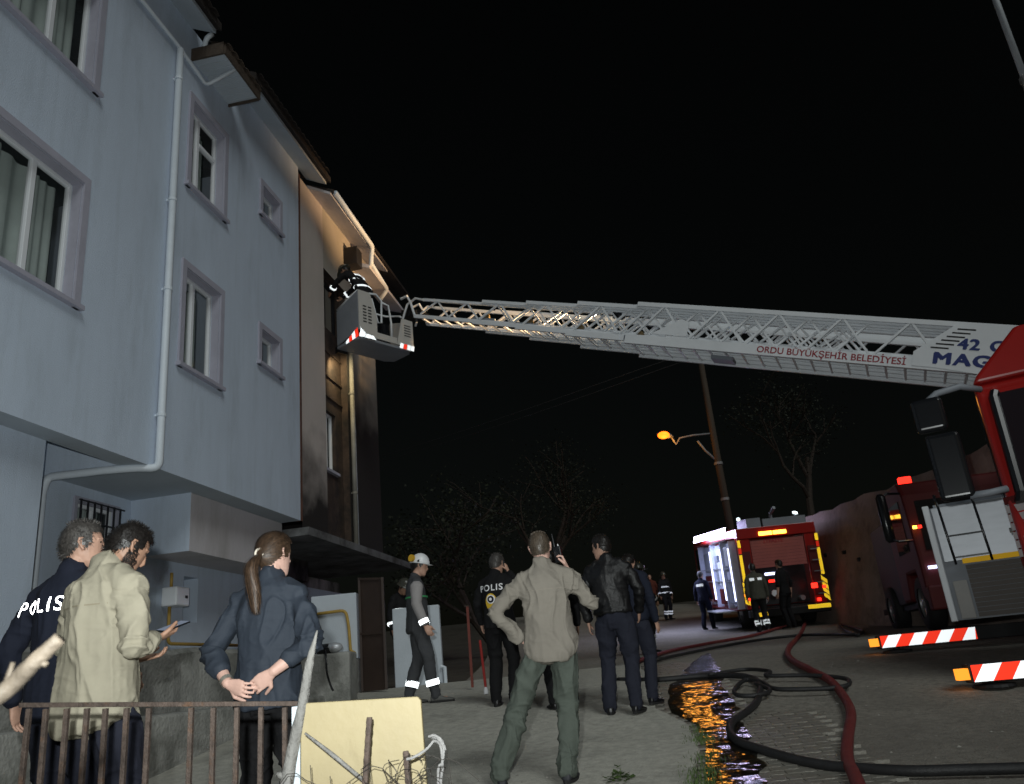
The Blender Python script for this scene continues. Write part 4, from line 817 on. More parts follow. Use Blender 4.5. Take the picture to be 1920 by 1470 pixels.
# hoses
def smooth_path(pts, n=10):
    P = [np.array(p, float) for p in pts]; P = [2 * P[0] - P[1]] + P + [2 * P[-1] - P[-2]]; out = []
    for i in range(1, len(P) - 2):
        for k in range(n):
            t = k / n; a, b, c, d = P[i - 1], P[i], P[i + 1], P[i + 2]; out.append(.5 * (2 * b + (c - a) * t + (2 * a - 5 * b + 4 * c - d) * t * t + (3 * b - a - 3 * c + d) * t ** 3))
    out.append(P[-2]); return out
def hose(name, pts, r, m, lab, flat=.7, lift=None):
    P = smooth_path(pts); v = [(p[0], p[1], g(p[1]) + r * flat - .004 + (lift(p) if lift else 0)) for p in P]; mb = MB(); mb.tube(v, r, 10, flat=1.0)
    me = mb.mesh(name); o = obj(name, me, m, None, smooth=True); return tag(o, lab, 'hose')
HRED = mat('red_hose_weave', (.15, .022, .022), .6, var=.25, vscale=14, bump=.4, bscale=160, dirt=((.19, .08, .07), .55, .75), dscale=3); HBLK = mat('black_hose', (.018, .018, .019), .55, var=.3, vscale=9, bump=.2, bscale=90)
hose('fire_hose', HOSE_RED, .042, HRED, 'thick red fire hose snaking down the road towards the camera')
hose('fire_hose', HOSE_BLK, .033, HBLK, 'black fire hose looping across the wet gutter and off to the right')
hose('fire_hose', HOSE_LOOP, .022, HBLK, 'thin black hose lying in flat loops across the wet pavers', lift=lambda p: .03)
hose('fire_hose', HOSE_FAR, .035, HRED, 'thin red hose crossing the street below the far fire engine')
hose('fire_hose', HOSE_FAR2, .03, HBLK, 'black hose coiled on the road by the retaining wall')
# trees and far houses, almost lost in the dark
LEAF = mat('dark_leaf', (.014, .018, .008), .7, var=.5, vscale=3); BARK = mat('bark', (.035, .026, .02), .9, var=.3, vscale=8, bump=.5, bscale=30)
def tree(x, y, z, h, r, lab, leaves=2600, seed=1, bare=False):
    rnd = random.Random(seed); T = tag(empty('tree', (x, y, z)), lab, 'tree'); tr = MB(); tips = []
    def grow(p, d, L, rad, lev):
        n = 4; P = [p]
        for i in range(n): d = (d + Vector((rnd.gauss(0, .16), rnd.gauss(0, .16), rnd.gauss(.04, .1)))).normalized(); P.append(P[-1] + d * L / n)
        tr.tube(P, [rad * (1 - .45 * i / n) for i in range(n + 1)], 7 if lev < 2 else 4)
        tips.append((P[-1], lev)); tips.append((P[2], lev))
        if lev < 3:
            for i in range(rnd.choice((3, 4))): grow(P[rnd.choice((2, 3, 4))], (d + Vector((rnd.gauss(0, .7), rnd.gauss(0, .7), rnd.gauss(.15, .35)))).normalized(), L * rnd.uniform(.55, .75), rad * .5, lev + 1)
    grow(Vector((0, 0, -.3)), Vector((0, 0, 1)), h * .5, h * .022, 0); tr.build('trunk', BARK, T)
    c = MB(); vs = []; fs = []; tp = [t for t, l in tips if l >= 1]
    for i in range(leaves):
        b = rnd.choice(tp); p = b + Vector((rnd.gauss(0, r * .13), rnd.gauss(0, r * .13), rnd.gauss(0, r * .11))); a = Vector((rnd.gauss(0, 1), rnd.gauss(0, 1), rnd.gauss(0, .6))).normalized() * rnd.uniform(.06, .13); s_ = a.cross(Vector((rnd.gauss(0, 1), rnd.gauss(0, 1), 1))).normalized() * a.length * .45
        k = len(vs); vs += [p, p + a * .5 + s_, p + a, p + a * .5 - s_]; fs.append((k, k + 1, k + 2, k + 3))
    c.add(vs, fs); c.build('crown', LEAF, T, recalc=False); return T
tree(.6, 37, g(37), 9.0, 3.4, 'leafy tree left of the orange street lamp, in the dark', 3600, 3)
tree(-1.2, 24, g(24) - .1, 6.0, 2.4, 'bushy tree at the end of the burnt building, in the dark', 2600, 5)
tree(13.5, 38, 6.2, 9.5, 3.4, 'dark tree above the retaining wall behind the lamp pole', 3000, 8)
HW = mat('far_house_render', (.008, .008, .008), .95, var=.2); HR = mat('far_house_roof', (.006, .005, .005), .9, var=.2); HG = mat('far_window', (.012, .013, .015), .2, var=0)
def house(x, y, w, d, h, lab, z=None):
    z = g(y) if z is None else z; H_ = tag(empty('house', (x, y, z)), lab, 'house'); q = MB(); q.box(0, w, 0, d, -.3, h); q.build('wall', HW, H_)
    q = MB(); q.hexa([(-.3, -.3, h), (w + .3, -.3, h), (w + .3, d + .3, h), (-.3, d + .3, h), (-.3 + w * .3, d * .4, h + 1.5), (w * .7 + .3, d * .4, h + 1.5), (w * .7 + .3, d * .6, h + 1.5), (-.3 + w * .3, d * .6, h + 1.5)]); q.build('roof', HR, H_)
    for f in range(int(h / 2.8)):
        for k in range(max(2, int(w / 2.2))):
            wx_ = .7 + k * 2.1
            if wx_ + 1 > w: break
            q = MB(); q.box(wx_, wx_ + 1, -.05, -.01, .9 + f * 2.8, 2.2 + f * 2.8); o = q.build('window', HR, H_); q = MB(); q.box(wx_ + .07, wx_ + .93, -.07, -.052, .97 + f * 2.8, 2.13 + f * 2.8); q.build('pane', HG, o)
    return H_
wl = tag(empty('wall_light', (8.75, 26.5, 5.55)), 'small lit white lamp on top of the retaining wall', 'lamp')
q = MB(); q.bar((.0, -.2, .05), (.25, .3, .09), .08, .07); q.build('lamp_tube', glow('white_tube', (.8, .95, 1.), 2.5), wl); q = MB(); q.tube([(.1, .05, -.4), (.1, .05, .03)], .02, 8); q.build('stem', POLEM, wl)
wl = tag(empty('wall_light', (7.9, 30, 6.05)), 'tiny round lit lamp up on the dark slope left of the wall lamp', 'lamp')
q = MB(); q.ball((0, 0, .05), .07, 10, 8); q.build('lamp_globe', bpy.data.materials['white_tube'], wl, smooth=True); q = MB(); q.tube([(0, 0, -3.2), (0, 0, .0)], .03, 8); q.build('stem', POLEM, wl)
# ------------------------------------------------------------------ people
def vnoise(P, seed=0):
    """smooth value noise for an (n,3) array, roughly -1..1"""
    P = np.asarray(P, float) + seed * 17.31; i = np.floor(P).astype(np.int64); f = P - i; f = f * f * (3 - 2 * f)
    def h(a, b, c):
        n = (a * 73856093) ^ (b * 19349663) ^ (c * 83492791); n = (n ^ (n >> 13)) * 1274126177; return ((n ^ (n >> 16)) & 0xffff) / 32767.5 - 1
    r = 0
    for dx in (0, 1):
        for dy in (0, 1):
            for dz in (0, 1):
                w = (f[:, 0] if dx else 1 - f[:, 0]) * (f[:, 1] if dy else 1 - f[:, 1]) * (f[:, 2] if dz else 1 - f[:, 2]); r = r + w * h(i[:, 0] + dx, i[:, 1] + dy, i[:, 2] + dz)
    return r
class Limb(MB):
    """closed tapered lofts; everything is fused afterwards by a voxel remesh"""
    def loft(s, st, n=18, upv=(0, 1, 0)):
        """stations: (centre, a, b) with a across, b along the forward vector; planes are horizontal when upv is forward"""
        rings = []
        for c, a, b in st:
            c = Vector(c); rings.append([c + Vector((math.cos(t) * a, math.sin(t) * b, 0)) for t in [2 * math.pi * k / n for k in range(n)]])
        return s.ring(rings)
    def limb(s, pts, rs, n=12, flat=1.):
        P = [Vector(p) for p in pts]; out = []; ro = []
        d0 = (P[1] - P[0]).normalized(); d1 = (P[-1] - P[-2]).normalized()
        out.append(P[0] - d0 * rs[0] * .6); ro.append(rs[0] * .6)
        for i, p in enumerate(P): out.append(p); ro.append(rs[i])
        out.append(P[-1] + d1 * rs[-1] * .6); ro.append(rs[-1] * .6)
        return s.tube(out, ro, n, flat=flat)
def fuse(mb, name, m, parent, voxel, wrinkle=None, smooth_it=2, xf=None):
    me = mb.mesh(name + '_raw'); o = bpy.data.objects.new(name, me); COL.objects.link(o)
    r = o.modifiers.new('r', 'REMESH'); r.mode = 'VOXEL'; r.voxel_size = voxel; r.use_smooth_shade = True
    if smooth_it: sm = o.modifiers.new('s', 'SMOOTH'); sm.factor = .5; sm.iterations = smooth_it
    dg = bpy.context.evaluated_depsgraph_get(); dg.update(); out = bpy.data.meshes.new_from_object(o.evaluated_get(dg)); bpy.data.objects.remove(o); bpy.data.meshes.remove(me)
    out.name = name
    if wrinkle:
        n = len(out.vertices); co = np.empty(n * 3); out.vertices.foreach_get('co', co); co = co.reshape(-1, 3); no = np.empty(n * 3); out.vertex_normals.foreach_get('vector', no); no = no.reshape(-1, 3)
        co = co + no * wrinkle(co)[:, None]; out.vertices.foreach_set('co', co.ravel()); out.update()
    ob = obj(name, out, m, parent, smooth=True); return ob
def folds(amp, seed, joints=(), zc=None):
    """cloth folds: slanting ridges of several sizes, tighter where a limb bends"""
    def f(P):
        wp = P + .05 * np.stack([vnoise(P * 5, seed), vnoise(P * 5, seed + 1), vnoise(P * 5, seed + 2)], 1)
        sl = wp.copy(); sl[:, 2] = wp[:, 2] * .45 + wp[:, 0] * .35
        rg = lambda n_, k: np.exp(-np.abs(n_ * k) ** 1.3) - .3
        a = rg(vnoise(sl * np.array([7, 7, 6]), seed + 3), 5.); b = rg(vnoise(wp * np.array([9, 9, 24]), seed + 5), 4.); c = vnoise(wp * np.array([4, 4, 1.6]), seed + 7); e = rg(vnoise(wp * np.array([14, 14, 3.2]), seed + 9), 5.); h = rg(vnoise(wp * np.array([24, 24, 30]), seed + 11), 4.)
        w = np.zeros(len(P))
        for (j, r, k) in joints: w += k * np.exp(-((P - np.array(j)) ** 2).sum(1) / (2 * r * r))
        return amp * (.85 * a + .35 * c + .7 * e + .12 * h) + amp * (.08 + w * .8) * b + amp * .15
    return f
SKIN = mat('skin', (.50, .30, .22), .5, var=.12, vscale=18, bump=.08, bscale=220, spec=.35); SKIND = mat('tanned_skin', (.40, .23, .155), .5, var=.12, vscale=18, bump=.08, bscale=220, spec=.35); SKINP = mat('fair_skin', (.60, .38, .31), .5, var=.12, vscale=18, bump=.08, bscale=220, spec=.35)
EYEM = mat('eye', (.03, .025, .02), .15, var=0)
def head_rings(mb):
    """head about its centre: y forward, z up; 0.235 m tall"""
    st = [(-.118, .012, .020, .055), (-.108, .034, .040, .045), (-.085, .052, .066, .022), (-.055, .062, .082, .008), (-.02, .069, .090, .0), (.02, .074, .095, -.004), (.055, .071, .091, -.008), (.085, .057, .073, -.008), (.105, .038, .050, -.008), (.116, .014, .018, -.008)]
    mb.loft([((0, yo, z), a, b) for z, a, b, yo in st], 22)
    mb.tube([(0, .085, .022), (0, .094, .0), (0, .102, -.026), (0, .096, -.036), (0, .080, -.038)], [.006, .009, .012, .012, .006], 8)     # nose
    mb.tube([(-.024, .072, -.062), (0, .086, -.060), (.024, .072, -.062)], [.004, .007, .004], 8); mb.tube([(-.022, .070, -.072), (0, .083, -.073), (.022, .070, -.072)], [.004, .007, .004], 8)
    mb.tube([(-.05, .066, .026), (-.026, .083, .032), (0, .085, .026), (.026, .083, .032), (.05, .066, .026)], [.005, .007, .005, .007, .005], 8)
    for s in (-1, 1):
        mb.tube([(s * .066, .008, -.022), (s * .074, .002, -.028), (s * .079, -.008, -.016), (s * .085, -.020, .008), (s * .085, -.018, .024), (s * .079, -.004, .028), (s * .073, .006, .016)], [.006, .008, .008, .008, .008, .007, .005], 8)
        mb.ball((s * .073, -.006, .002), (.007, .015, .022), 10, 6)
def hair_ok(d, style):
    """is the scalp direction d (unit, y forward) covered with hair"""
    ang = math.degrees(math.atan2(abs(d.x), d.y)); h = np.interp(ang, [0, 35, 62, 72, 84, 92, 104, 125, 180], [.56, .5, .36, -.12, -.22, .18, -.28, -.52, -.62 if style != 'long' else -.7]); return d.z > h
def hair(parent, m, style, n=5200, L=.02, thick=.006, seed=1, Mx=Matrix()):
    rnd = random.Random(seed); mb = MB(); R_ = Vector((.0765, .0975, .1165)); C = Vector((0, -.006, .003)); nu, nv = 44, 30; idx = {}
    cap = MB(); vs = []; fs = []
    def bulge(d): return 1 / (abs(d.x) ** 2.5 + abs(d.y) ** 2.5 + abs(d.z) ** 2.5) ** .4 if d.z > 0 else 1
    def P(i, j):
        t = math.pi * i / nv; p = 2 * math.pi * j / nu; d = Vector((math.sin(t) * math.cos(p), math.sin(t) * math.sin(p), math.cos(t))); return d
    for i in range(nv):
        for j in range(nu):
            q = [P(i, j), P(i + 1, j), P(i + 1, j + 1), P(i, j + 1)]
            if hair_ok(sum(q, Vector()).normalized(), style):
                k = len(vs)
                for d in q:
                    e = thick * (1 + .25 * mnoise.noise(d * 5)) * (1 if d.z > 0 else max(.25, 1 + d.z * .9)); u_ = bulge(d); vs.append(Mx @ (C + Vector((d.x * (R_.x * u_ + e), d.y * (R_.y * u_ + e), d.z * (R_.z * u_ + e)))))
                fs.append((k, k + 1, k + 2, k + 3))
    cap.add(vs, fs)
    for i in range(n):
        z = rnd.uniform(-.75, 1); p = rnd.uniform(0, 6.283); r = math.sqrt(1 - z * z); d = Vector((r * math.cos(p), r * math.sin(p), z)); jit = Vector((rnd.gauss(0, .05), rnd.gauss(0, .05), rnd.gauss(0, .05)))
        if not hair_ok((d + jit).normalized(), style): continue
        e = thick * (1 if z > 0 else max(.25, 1 + z * .9)) * .8; u_ = bulge(d); b = C + Vector((d.x * (R_.x * u_ + e), d.y * (R_.y * u_ + e), d.z * (R_.z * u_ + e)))
        if style == 'long': f = (Vector((0, -.10, -.02)) - b) + d * .02; f = (f - d * f.dot(d) * .97).normalized()
        else: f = Vector((d.x * .35, d.y * .35 + .15, -.65 if z < .75 else .1)) + d * (.55 if style == 'buzz' else .28); f = (f + Vector((rnd.gauss(0, .2), rnd.gauss(0, .2), rnd.gauss(0, .2)))).normalized()
        mb.cur = rnd.choice((0, 0, 0, 1, 2)); l = L * rnd.uniform(.6, 1.2); s_ = f.cross(d).normalized() * .0009; k1 = b + f * l * .55 + d * .003; k2 = b + f * l + d * .001
        mb.add([Mx @ (b - s_), Mx @ (b + s_), Mx @ (k1 + s_), Mx @ (k1 - s_), Mx @ k2], [(0, 1, 2, 3), (3, 2, 4)])
    for f in mb.f: pass
    k0 = len(cap.v); cap.v += mb.v; cap.f += [tuple(i + k0 for i in f) for f in mb.f]; cap.m += mb.m; return cap
def hairmat(name, col, rough=.42): return mat(name, col, rough, var=.45, vscale=70, spec=.5, stretch=(1, 1, .25))
H_BLK = hairmat('black_hair', (.012, .010, .009)); H_GRY = hairmat('greying_hair', (.055, .05, .046)); H_BRN = hairmat('brown_hair', (.050, .030, .018), .5); H_LBR = hairmat('short_brown_hair', (.075, .058, .042))
STR = {}
for h_, hi, lo in ((H_BLK, 2.6, .5), (H_GRY, 3.2, .4), (H_BRN, 2.3, .4), (H_LBR, 1.9, .5)):
    c_ = {H_BLK: (.012, .010, .009), H_GRY: (.055, .05, .046), H_BRN: (.050, .030, .018), H_LBR: (.075, .058, .042)}[h_]
    STR[h_.name] = [mat(h_.name + '_light', tuple(x * hi for x in c_), .4, var=0), mat(h_.name + '_dark', tuple(x * lo for x in c_), .5, var=0)]
def hand(mb, w, d, pn, side, curl=.35, spread=1., s=1.):
    """palm and five bent fingers: w wrist, d towards the fingers, pn palm normal, side +1 puts the thumb along d x pn"""
    d = Vector(d).normalized(); pn = Vector(pn); pn = (pn - d * pn.dot(d)).normalized(); x = d.cross(pn) * side; w = Vector(w)
    st = []
    for t, a, b in ((0, .026, .020), (.03, .034, .017), (.06, .042, .015), (.088, .041, .013), (.098, .036, .009)):
        c = w + d * t * s; st.append([c + x * (math.cos(k) * a * s) + pn * (math.sin(k) * b * s) for k in [2 * math.pi * j / 12 for j in range(12)]])
    mb.ring(st)
    for i, (off, L, r) in enumerate(((.030, .070, .0085), (.010, .079, .0088), (-.010, .073, .0085), (-.029, .057, .0075))):
        p = w + d * .088 * s + x * off * s; f = (d + x * off * 3 * spread).normalized(); P = [p - f * .012]; a = 0
        for k, q in enumerate((.45, .31, .24)):
            P.append(P[-1] + (f * math.cos(a) + pn * math.sin(a)) * L * q * s); a += curl * (1.25 if k < 1 else 1)
        mb.limb(P, [r * s, r * s * .98, r * s * .9, r * s * .78], 8)
    p = w + d * .028 * s + x * .030 * s; f = (d * .75 + x * .75 + pn * .25).normalized(); f2 = (d * .95 + x * .2 + pn * (.2 + curl * .5)).normalized()
    mb.limb([p - x * .012, p + f * .035 * s, p + f * .035 * s + f2 * .032 * s, p + f * .035 * s + f2 * .056 * s], [.013 * s, .0115 * s, .010 * s, .008 * s], 8)
def person(label, x, y, face, H=1.75, z=None, skin=SKIN, top=None, legs=None, shoe=None, hr=(H_BLK, 'short'), head=(0, 0, 0), lean=(0, 0), armL=None, armR=None, foot=None, hips=0., coat='jacket', hem=.84, voxel=.011, build=1., sh=.19, amp=.011, handL=None, handR=None, detail=False, seed=1, group='people at the fire', sleeve=1., hips_fwd=0, collar=True, bare=0, tail=0):
    """standing figure. face: heading in degrees from +Y towards +X. arms: (elbow, wrist) in local metres for a 1.75 m figure, x right, y forward"""
    s = H / 1.75; zg = (g(y) + (.012 if x < edge(min(y, 13)) and y < 13.3 else 0)) if z is None else z
    T = tag(empty('person', (x, y, zg), R(-face)), label, 'person', group); T.scale = (s, s, s)
    lx, ly = lean; v = voxel
    def sp(zz, xx=0., yy=0.):          # follows the lean of the spine
        t = max(0, min(1.2, (zz - .92) / .56)); return Vector((xx + hips * (1 - t) + lx * t, yy + ly * t * t ** .3 + hips_fwd * (1 - t), zz))
    hipL, hipR = sp(.92, -.092), sp(.92, .092); shL, shR = sp(1.395, -sh), sp(1.395, sh); neck = sp(1.49)
    fL, fR = foot or (((-.11, .0), 8), ((.11, .0), -8))
    (fLx, fLy), aL = fL; (fRx, fRy), aR = fR
    ank = [Vector((fLx, fLy, .085)), Vector((fRx, fRy, .085))]; kn = []
    for hp, ak, sd in ((hipL, ank[0], -1), (hipR, ank[1], 1)):
        m_ = (hp + ak) / 2; dd = (hp - ak).length; bend = math.sqrt(max(0, .425 ** 2 - (dd / 2) ** 2)) if dd < .85 else 0; kn.append(m_ + Vector((sd * .01, min(.14, bend) + .012, .01)))
    armL = armL or ((-.255, -.03, 1.14), (-.265, .03, .88)); armR = armR or ((.255, -.03, 1.14), (.265, .03, .88))
    eL, wL, eR, wR = [Vector(p) for p in (*armL, *armR)]
    hc = sp(1.49) + Vector((0, .035, .145)); yaw, pit, rol = head; HM = Matrix.Translation(neck) @ Matrix.Rotation(R(-yaw), 4, 'Z') @ Matrix.Rotation(R(-pit), 4, 'X') @ Matrix.Rotation(R(rol), 4, 'Y') @ Matrix.Translation(hc - neck)
    # --- body, one continuous skin
    b = Limb(); hm = Limb(); head_rings(hm); b.add([HM @ Vector(p) for p in hm.v], hm.f)
    b.limb([sp(1.40, 0, -.01), sp(1.47, 0, -.005), HM @ Vector((0, -.022, -.07)), HM @ Vector((0, -.012, -.03))], [.075, .058, .056, .052], 14)
    b.loft([(sp(.86, 0, 0), .13, .085), (sp(.95), .15, .10), (sp(1.08), .13, .085), (sp(1.25, 0, .0), .15, .10), (sp(1.38), .155, .095), (sp(1.43), .10, .07)], 18)
    for hp, k, ak, ang in ((hipL, kn[0], ank[0], aL), (hipR, kn[1], ank[1], aR)):
        b.limb([hp, hp * .5 + k * .5, k, k * .6 + ak * .4 + Vector((0, -.012, 0)), ak], [.078, .068, .050, .048, .034], 12); f = Vector((math.sin(R(-ang)), math.cos(R(ang)), 0)); b.limb([ak + Vector((0, 0, -.045)) - f * .04, ak + Vector((0, 0, -.045)) + f * .12], [.028, .024], 8)
    for q, e, w in ((shL, eL, wL), (shR, eR, wR)): b.limb([q, e], [.034, .034], 12); b.limb([e, e * .6 + w * .4, w], [.036, .038, .027], 12)
    for (w, e, hd, sd) in ((wL, eL, handL, -1), (wR, eR, handR, 1)):
        dd = (w - e).normalized(); hd = hd or dict(d=dd + Vector((0, .12, 0)), pn=Vector((-sd, .15, 0)), curl=.4); hand(b, w, hd.get('d', dd), hd.get('pn', (-sd, .15, 0)), hd.get('side', sd), hd.get('curl', .4), hd.get('spread', 1.))
    body = fuse(b, 'body', skin, T, v * .55 if detail else v * .8, None, 1)
    for sd in (-1, 1):
        em = MB(); em.ball(HM @ Vector((sd * .030, .074, .012)), (.012, .008, .007), 8, 6); em.build('eye', EYEM, T, smooth=True)
    # --- trousers
    t = Limb(); bu = build; tw = bu * (.88 if coat == 'shirt' else 1)
    t.loft([(sp(.80, 0, 0), .11 * tw, .09 * tw), (sp(.86), .155 * tw, .115 * tw), (sp(.94), .168 * tw, .125 * tw), (sp(1.02), .145 * tw, .105 * tw), (sp(1.05), .13 * tw, .09 * tw)], 20)
    for hp, k, ak in ((hipL, kn[0], ank[0]), (hipR, kn[1], ank[1])):
        a0 = ak + Vector((0, -.012, -.02)); t.limb([hp + Vector((0, 0, -.05)), hp * .6 + k * .4, k, k * .5 + a0 * .5 + Vector((0, -.012, 0)), a0 + Vector((0, 0, .06)), a0], [.096 * tw, .092 * bu, .074, .069, .062, .064], 16)
    fuse(t, 'trousers', legs, T, v * 1.0, folds(amp * 1.1, seed + 40, [(kn[0], .09, .9), (kn[1], .09, .9), (ank[0] + Vector((0, 0, .06)), .07, 1.2), (ank[1] + Vector((0, 0, .06)), .07, 1.2), (sp(.85), .12, .4)]), 2)
    # --- shoes
    for ak, ang in ((ank[0], aL), (ank[1], aR)):
        h_ = Limb(); rot = Matrix.Rotation(R(ang), 4, 'Z'); tr = Matrix.Translation((ak.x, ak.y, 0))
        st = [(-.075, .018, .028, .055), (-.065, .034, .036, .075), (-.03, .038, .04, .085), (.03, .038, .036, .075), (.09, .044, .028, .05), (.15, .045, .022, .036), (.19, .036, .018, .03), (.21, .014, .012, .024)]
        rg = [[tr @ rot @ Vector((math.copysign(abs(math.cos(k)) ** .7, math.cos(k)) * a, yy, .010 + zt * .5 + math.copysign(abs(math.sin(k)) ** .8, math.sin(k)) * (zt * .5))) for k in [2 * math.pi * j / 16 for j in range(16)]] for yy, a, _, zt in st]
        h_.ring(rg); h_.limb([tr @ rot @ Vector((0, -.02, .05)), tr @ rot @ Vector((0, -.012, .13))], [.042, .044], 12)
        so = fuse(h_, 'shoe', shoe, T, min(v, .009), None, 1); sl_ = MB(); sl_.prism([((tr @ rot @ Vector((math.cos(k) * .047, .065 + math.sin(k) * .15, 0))).x, (tr @ rot @ Vector((math.cos(k) * .047, .065 + math.sin(k) * .15, 0))).y) for k in [2 * math.pi * j / 18 for j in range(18)]], (0, 0, 0), (1, 0, 0), (0, 1, 0), (0, 0, .02)); sl_.build('sole', RUB, so)
    # --- upper garment
    j = Limb(); fl = {'shirt': 1.10, 'jacket': 1.04, 'short': 1.0}.get(coat, 1.04)
    j.loft([(sp(hem, 0, -.005), .165 * bu * fl, .125 * bu * fl), (sp(hem + .03, 0, -.005), .176 * bu * fl, .134 * bu * fl), (sp(.95, 0, 0), .177 * bu * fl, .134 * bu * fl), (sp(1.08), .166 * bu * fl, .122 * bu * fl), (sp(1.22, 0, -.008), .172 * bu, .125 * bu), (sp(1.33, 0, -.012), .178 * bu, .124 * bu), (sp(1.41, 0, -.014), .158 * bu, .105 * bu), (sp(1.46, 0, -.01), .115 * bu, .082), (sp(1.495, 0, -.006), .074, .068)], 24)
    for q, e, w in ((shL, eL, wL), (shR, eR, wR)):
        we = w if not bare else e + (w - e) * (1 - bare); aa = we - (we - e).normalized() * .015; wd = .058 if coat != 'short' else .05
        if sleeve:
            j.limb([q + Vector((-q.x * .12, 0, -.03)), q * .62 + e * .38, e * .85 + q * .15, e], [.060 * bu, .059 * bu, .054, .050], 16); ed = (e - q).normalized() + (e - aa).normalized()
            j.limb([e, e * .6 + aa * .4, aa * .85 + e * .15, aa], [.050, .051, .047, .045], 16); j.ball(e, .053, 12, 8)
        if sleeve: j.limb([sp(1.465, 0, -.012) * .85 + q * .15, sp(1.455, 0, -.012) * .45 + q * .55, q + Vector((0, 0, -.012))], [.062, .064 * bu, .062 * bu], 16); j.limb([sp(1.33, 0, -.01) * .6 + q * .4 + Vector((0, 0, -.06)), q + Vector((0, 0, -.05))], [.10, .066 * bu], 14)
    if collar: j.limb([sp(1.46, 0, -.008), sp(1.50, 0, -.004) * .7 + (HM @ Vector((0, -.02, -.10))) * .3, sp(1.515, 0, -.002) * .6 + (HM @ Vector((0, -.02, -.095))) * .4], [.078, .068, .065], 18)
    ju = [(eL, .075, 1.6), (eR, .075, 1.6), (shL + Vector((.04, 0, -.12)), .07, .8), (shR + Vector((-.04, 0, -.12)), .07, .8), (sp(1.02), .13, .35)]
    fw_ = folds(amp, seed, ju)
    gar = fuse(j, {'shirt': 'shirt', 'short': 'shirt'}.get(coat, 'jacket'), top, T, v, fw_, 2)
    if tail:
        for vv in gar.data.vertices:
            tt = max(0, 1 - (vv.co.z - hem + .03) / .16)
            if tt > 0 and abs(vv.co.x) < .22 * bu and abs(vv.co.y) < .24: vv.co.z += tt * tail * ((vv.co.x / (.18 * bu)) ** 2 * 1.1 - .7)
    # --- hair
    if hr:
        hp_ = hair(T, hr[0], hr[1], 5200 if detail else 1500, {'buzz': .009, 'short': .02, 'long': .05}[hr[1]], {'buzz': .003, 'short': .008, 'long': .010}[hr[1]], seed, HM); hp_.build('hair', [hr[0], *STR[hr[0].name]], T, smooth=False, recalc=False)
    return dict(T=T, HM=HM, gar=gar, sp=sp, kn=kn, ank=ank, hip=(hipL, hipR), sh=(shL, shR), el=(eL, eR), wr=(wL, wR), s=s)
def band(p, a, b, r, m, name='reflective_band', n=16, flat=1.):
    """tape sleeve round a limb from a to b"""
    q = MB(); q.tube([a, (Vector(a) + Vector(b)) / 2, b], r, n, cap=False, flat=flat); return q.build(name, m, p['T'], smooth=True)
def hoop(p, z, h, rx, ry, m, name='reflective_band', yo=0):
    q = MB(); c0, c1 = p['sp'](z, 0, yo), p['sp'](z + h, 0, yo); q.ring([[c + Vector((math.cos(k) * rx, math.sin(k) * ry, 0)) for k in [2 * math.pi * j / 28 for j in range(28)]] for c in (c0, c1)], cap=False); return q.build(name, m, p['T'], smooth=True)
def stick(p, o, on, off=.004, dirv=(0, 1, 0), name=None):
    """lay a flat mesh object on a garment by casting its points along dirv"""
    me = on.data; bv = BVHTree.FromPolygons([v.co.copy() for v in me.vertices], [tuple(f.vertices) for f in me.polygons]); dv = Vector(dirv).normalized()
    bm = bmesh.new(); bm.from_mesh(o.data); bmesh.ops.triangulate(bm, faces=bm.faces)
    for _ in range(3):
        ed = [e for e in bm.edges if e.calc_length() > .022]
        if ed: bmesh.ops.subdivide_edges(bm, edges=ed, cuts=1); bmesh.ops.triangulate(bm, faces=bm.faces)
    for v in bm.verts:
        hit = bv.ray_cast(v.co - dv * .6, dv)
        if hit[0] is not None: v.co = hit[0] - dv * off
    bm.to_mesh(o.data); bm.free(); o.data.update(); return o
def back_text(p, s, size, z, m, bold=.004, xo=0., name='lettering', squash=1.):
    w = {5: .62, 4: .5}.get(len(s), .62) * size * len(s) * squash
    o = text(name, s, size, m, p['T'], axes((-w / 2 + xo, -.5, z), (1, 0, 0), (0, 0, 1)), 0, bold, 1.2, squash); return stick(p, o, p['gar'])
def patch(p, pts, m, name, dirv=(0, 1, 0), off=.004, on=None):
    q = MB(); q.add([(a, -.5, c) if dirv[1] else (a, c, 0) for a, c in pts], [tuple(range(len(pts)))]); o = q.build(name, m, p['T'], recalc=False); return stick(p, o, on or p['gar'], off, dirv)
def disc(cx, cz, rx, rz, n=20): return [(cx + math.cos(k) * rx, cz + math.sin(k) * rz) for k in [2 * math.pi * j / n for j in range(n)]]
def cloth(name, col, rough=.85, var=.1, bump=.25, bscale=420, sheen=.1): return mat(name, col, rough, var=var, vscale=4, bump=bump, bscale=bscale, sheen=sheen, spec=.2)
NAVY = cloth('navy_police_jacket', (.013, .016, .028)); KHAKI = cloth('khaki_cotton', (.37, .34, .26), bump=.3); DKBL = cloth('dark_slate_jacket', (.032, .040, .054), .6, spec_ := .1) if False else cloth('dark_slate_jacket', (.030, .038, .052), .62)
JEAN = cloth('dark_navy_trousers', (.020, .022, .034)); BLKC = cloth('black_cloth', (.008, .008, .009)); GRNT = cloth('grey_green_trousers', (.085, .10, .085)); STONE = cloth('stone_grey_shirt', (.225, .205, .175), bump=.3)
LEATH = mat('black_leather', (.008, .008, .009), .42, var=.2, bump=.2, bscale=120); BLUC = cloth('deep_blue_cloth', (.006, .008, .020)); GREYC = cloth('grey_sleeve', (.30, .285, .285)); SLATE = cloth('charcoal_workwear', (.055, .057, .062)); WARMT = cloth('tan_trousers', (.32, .24, .16))
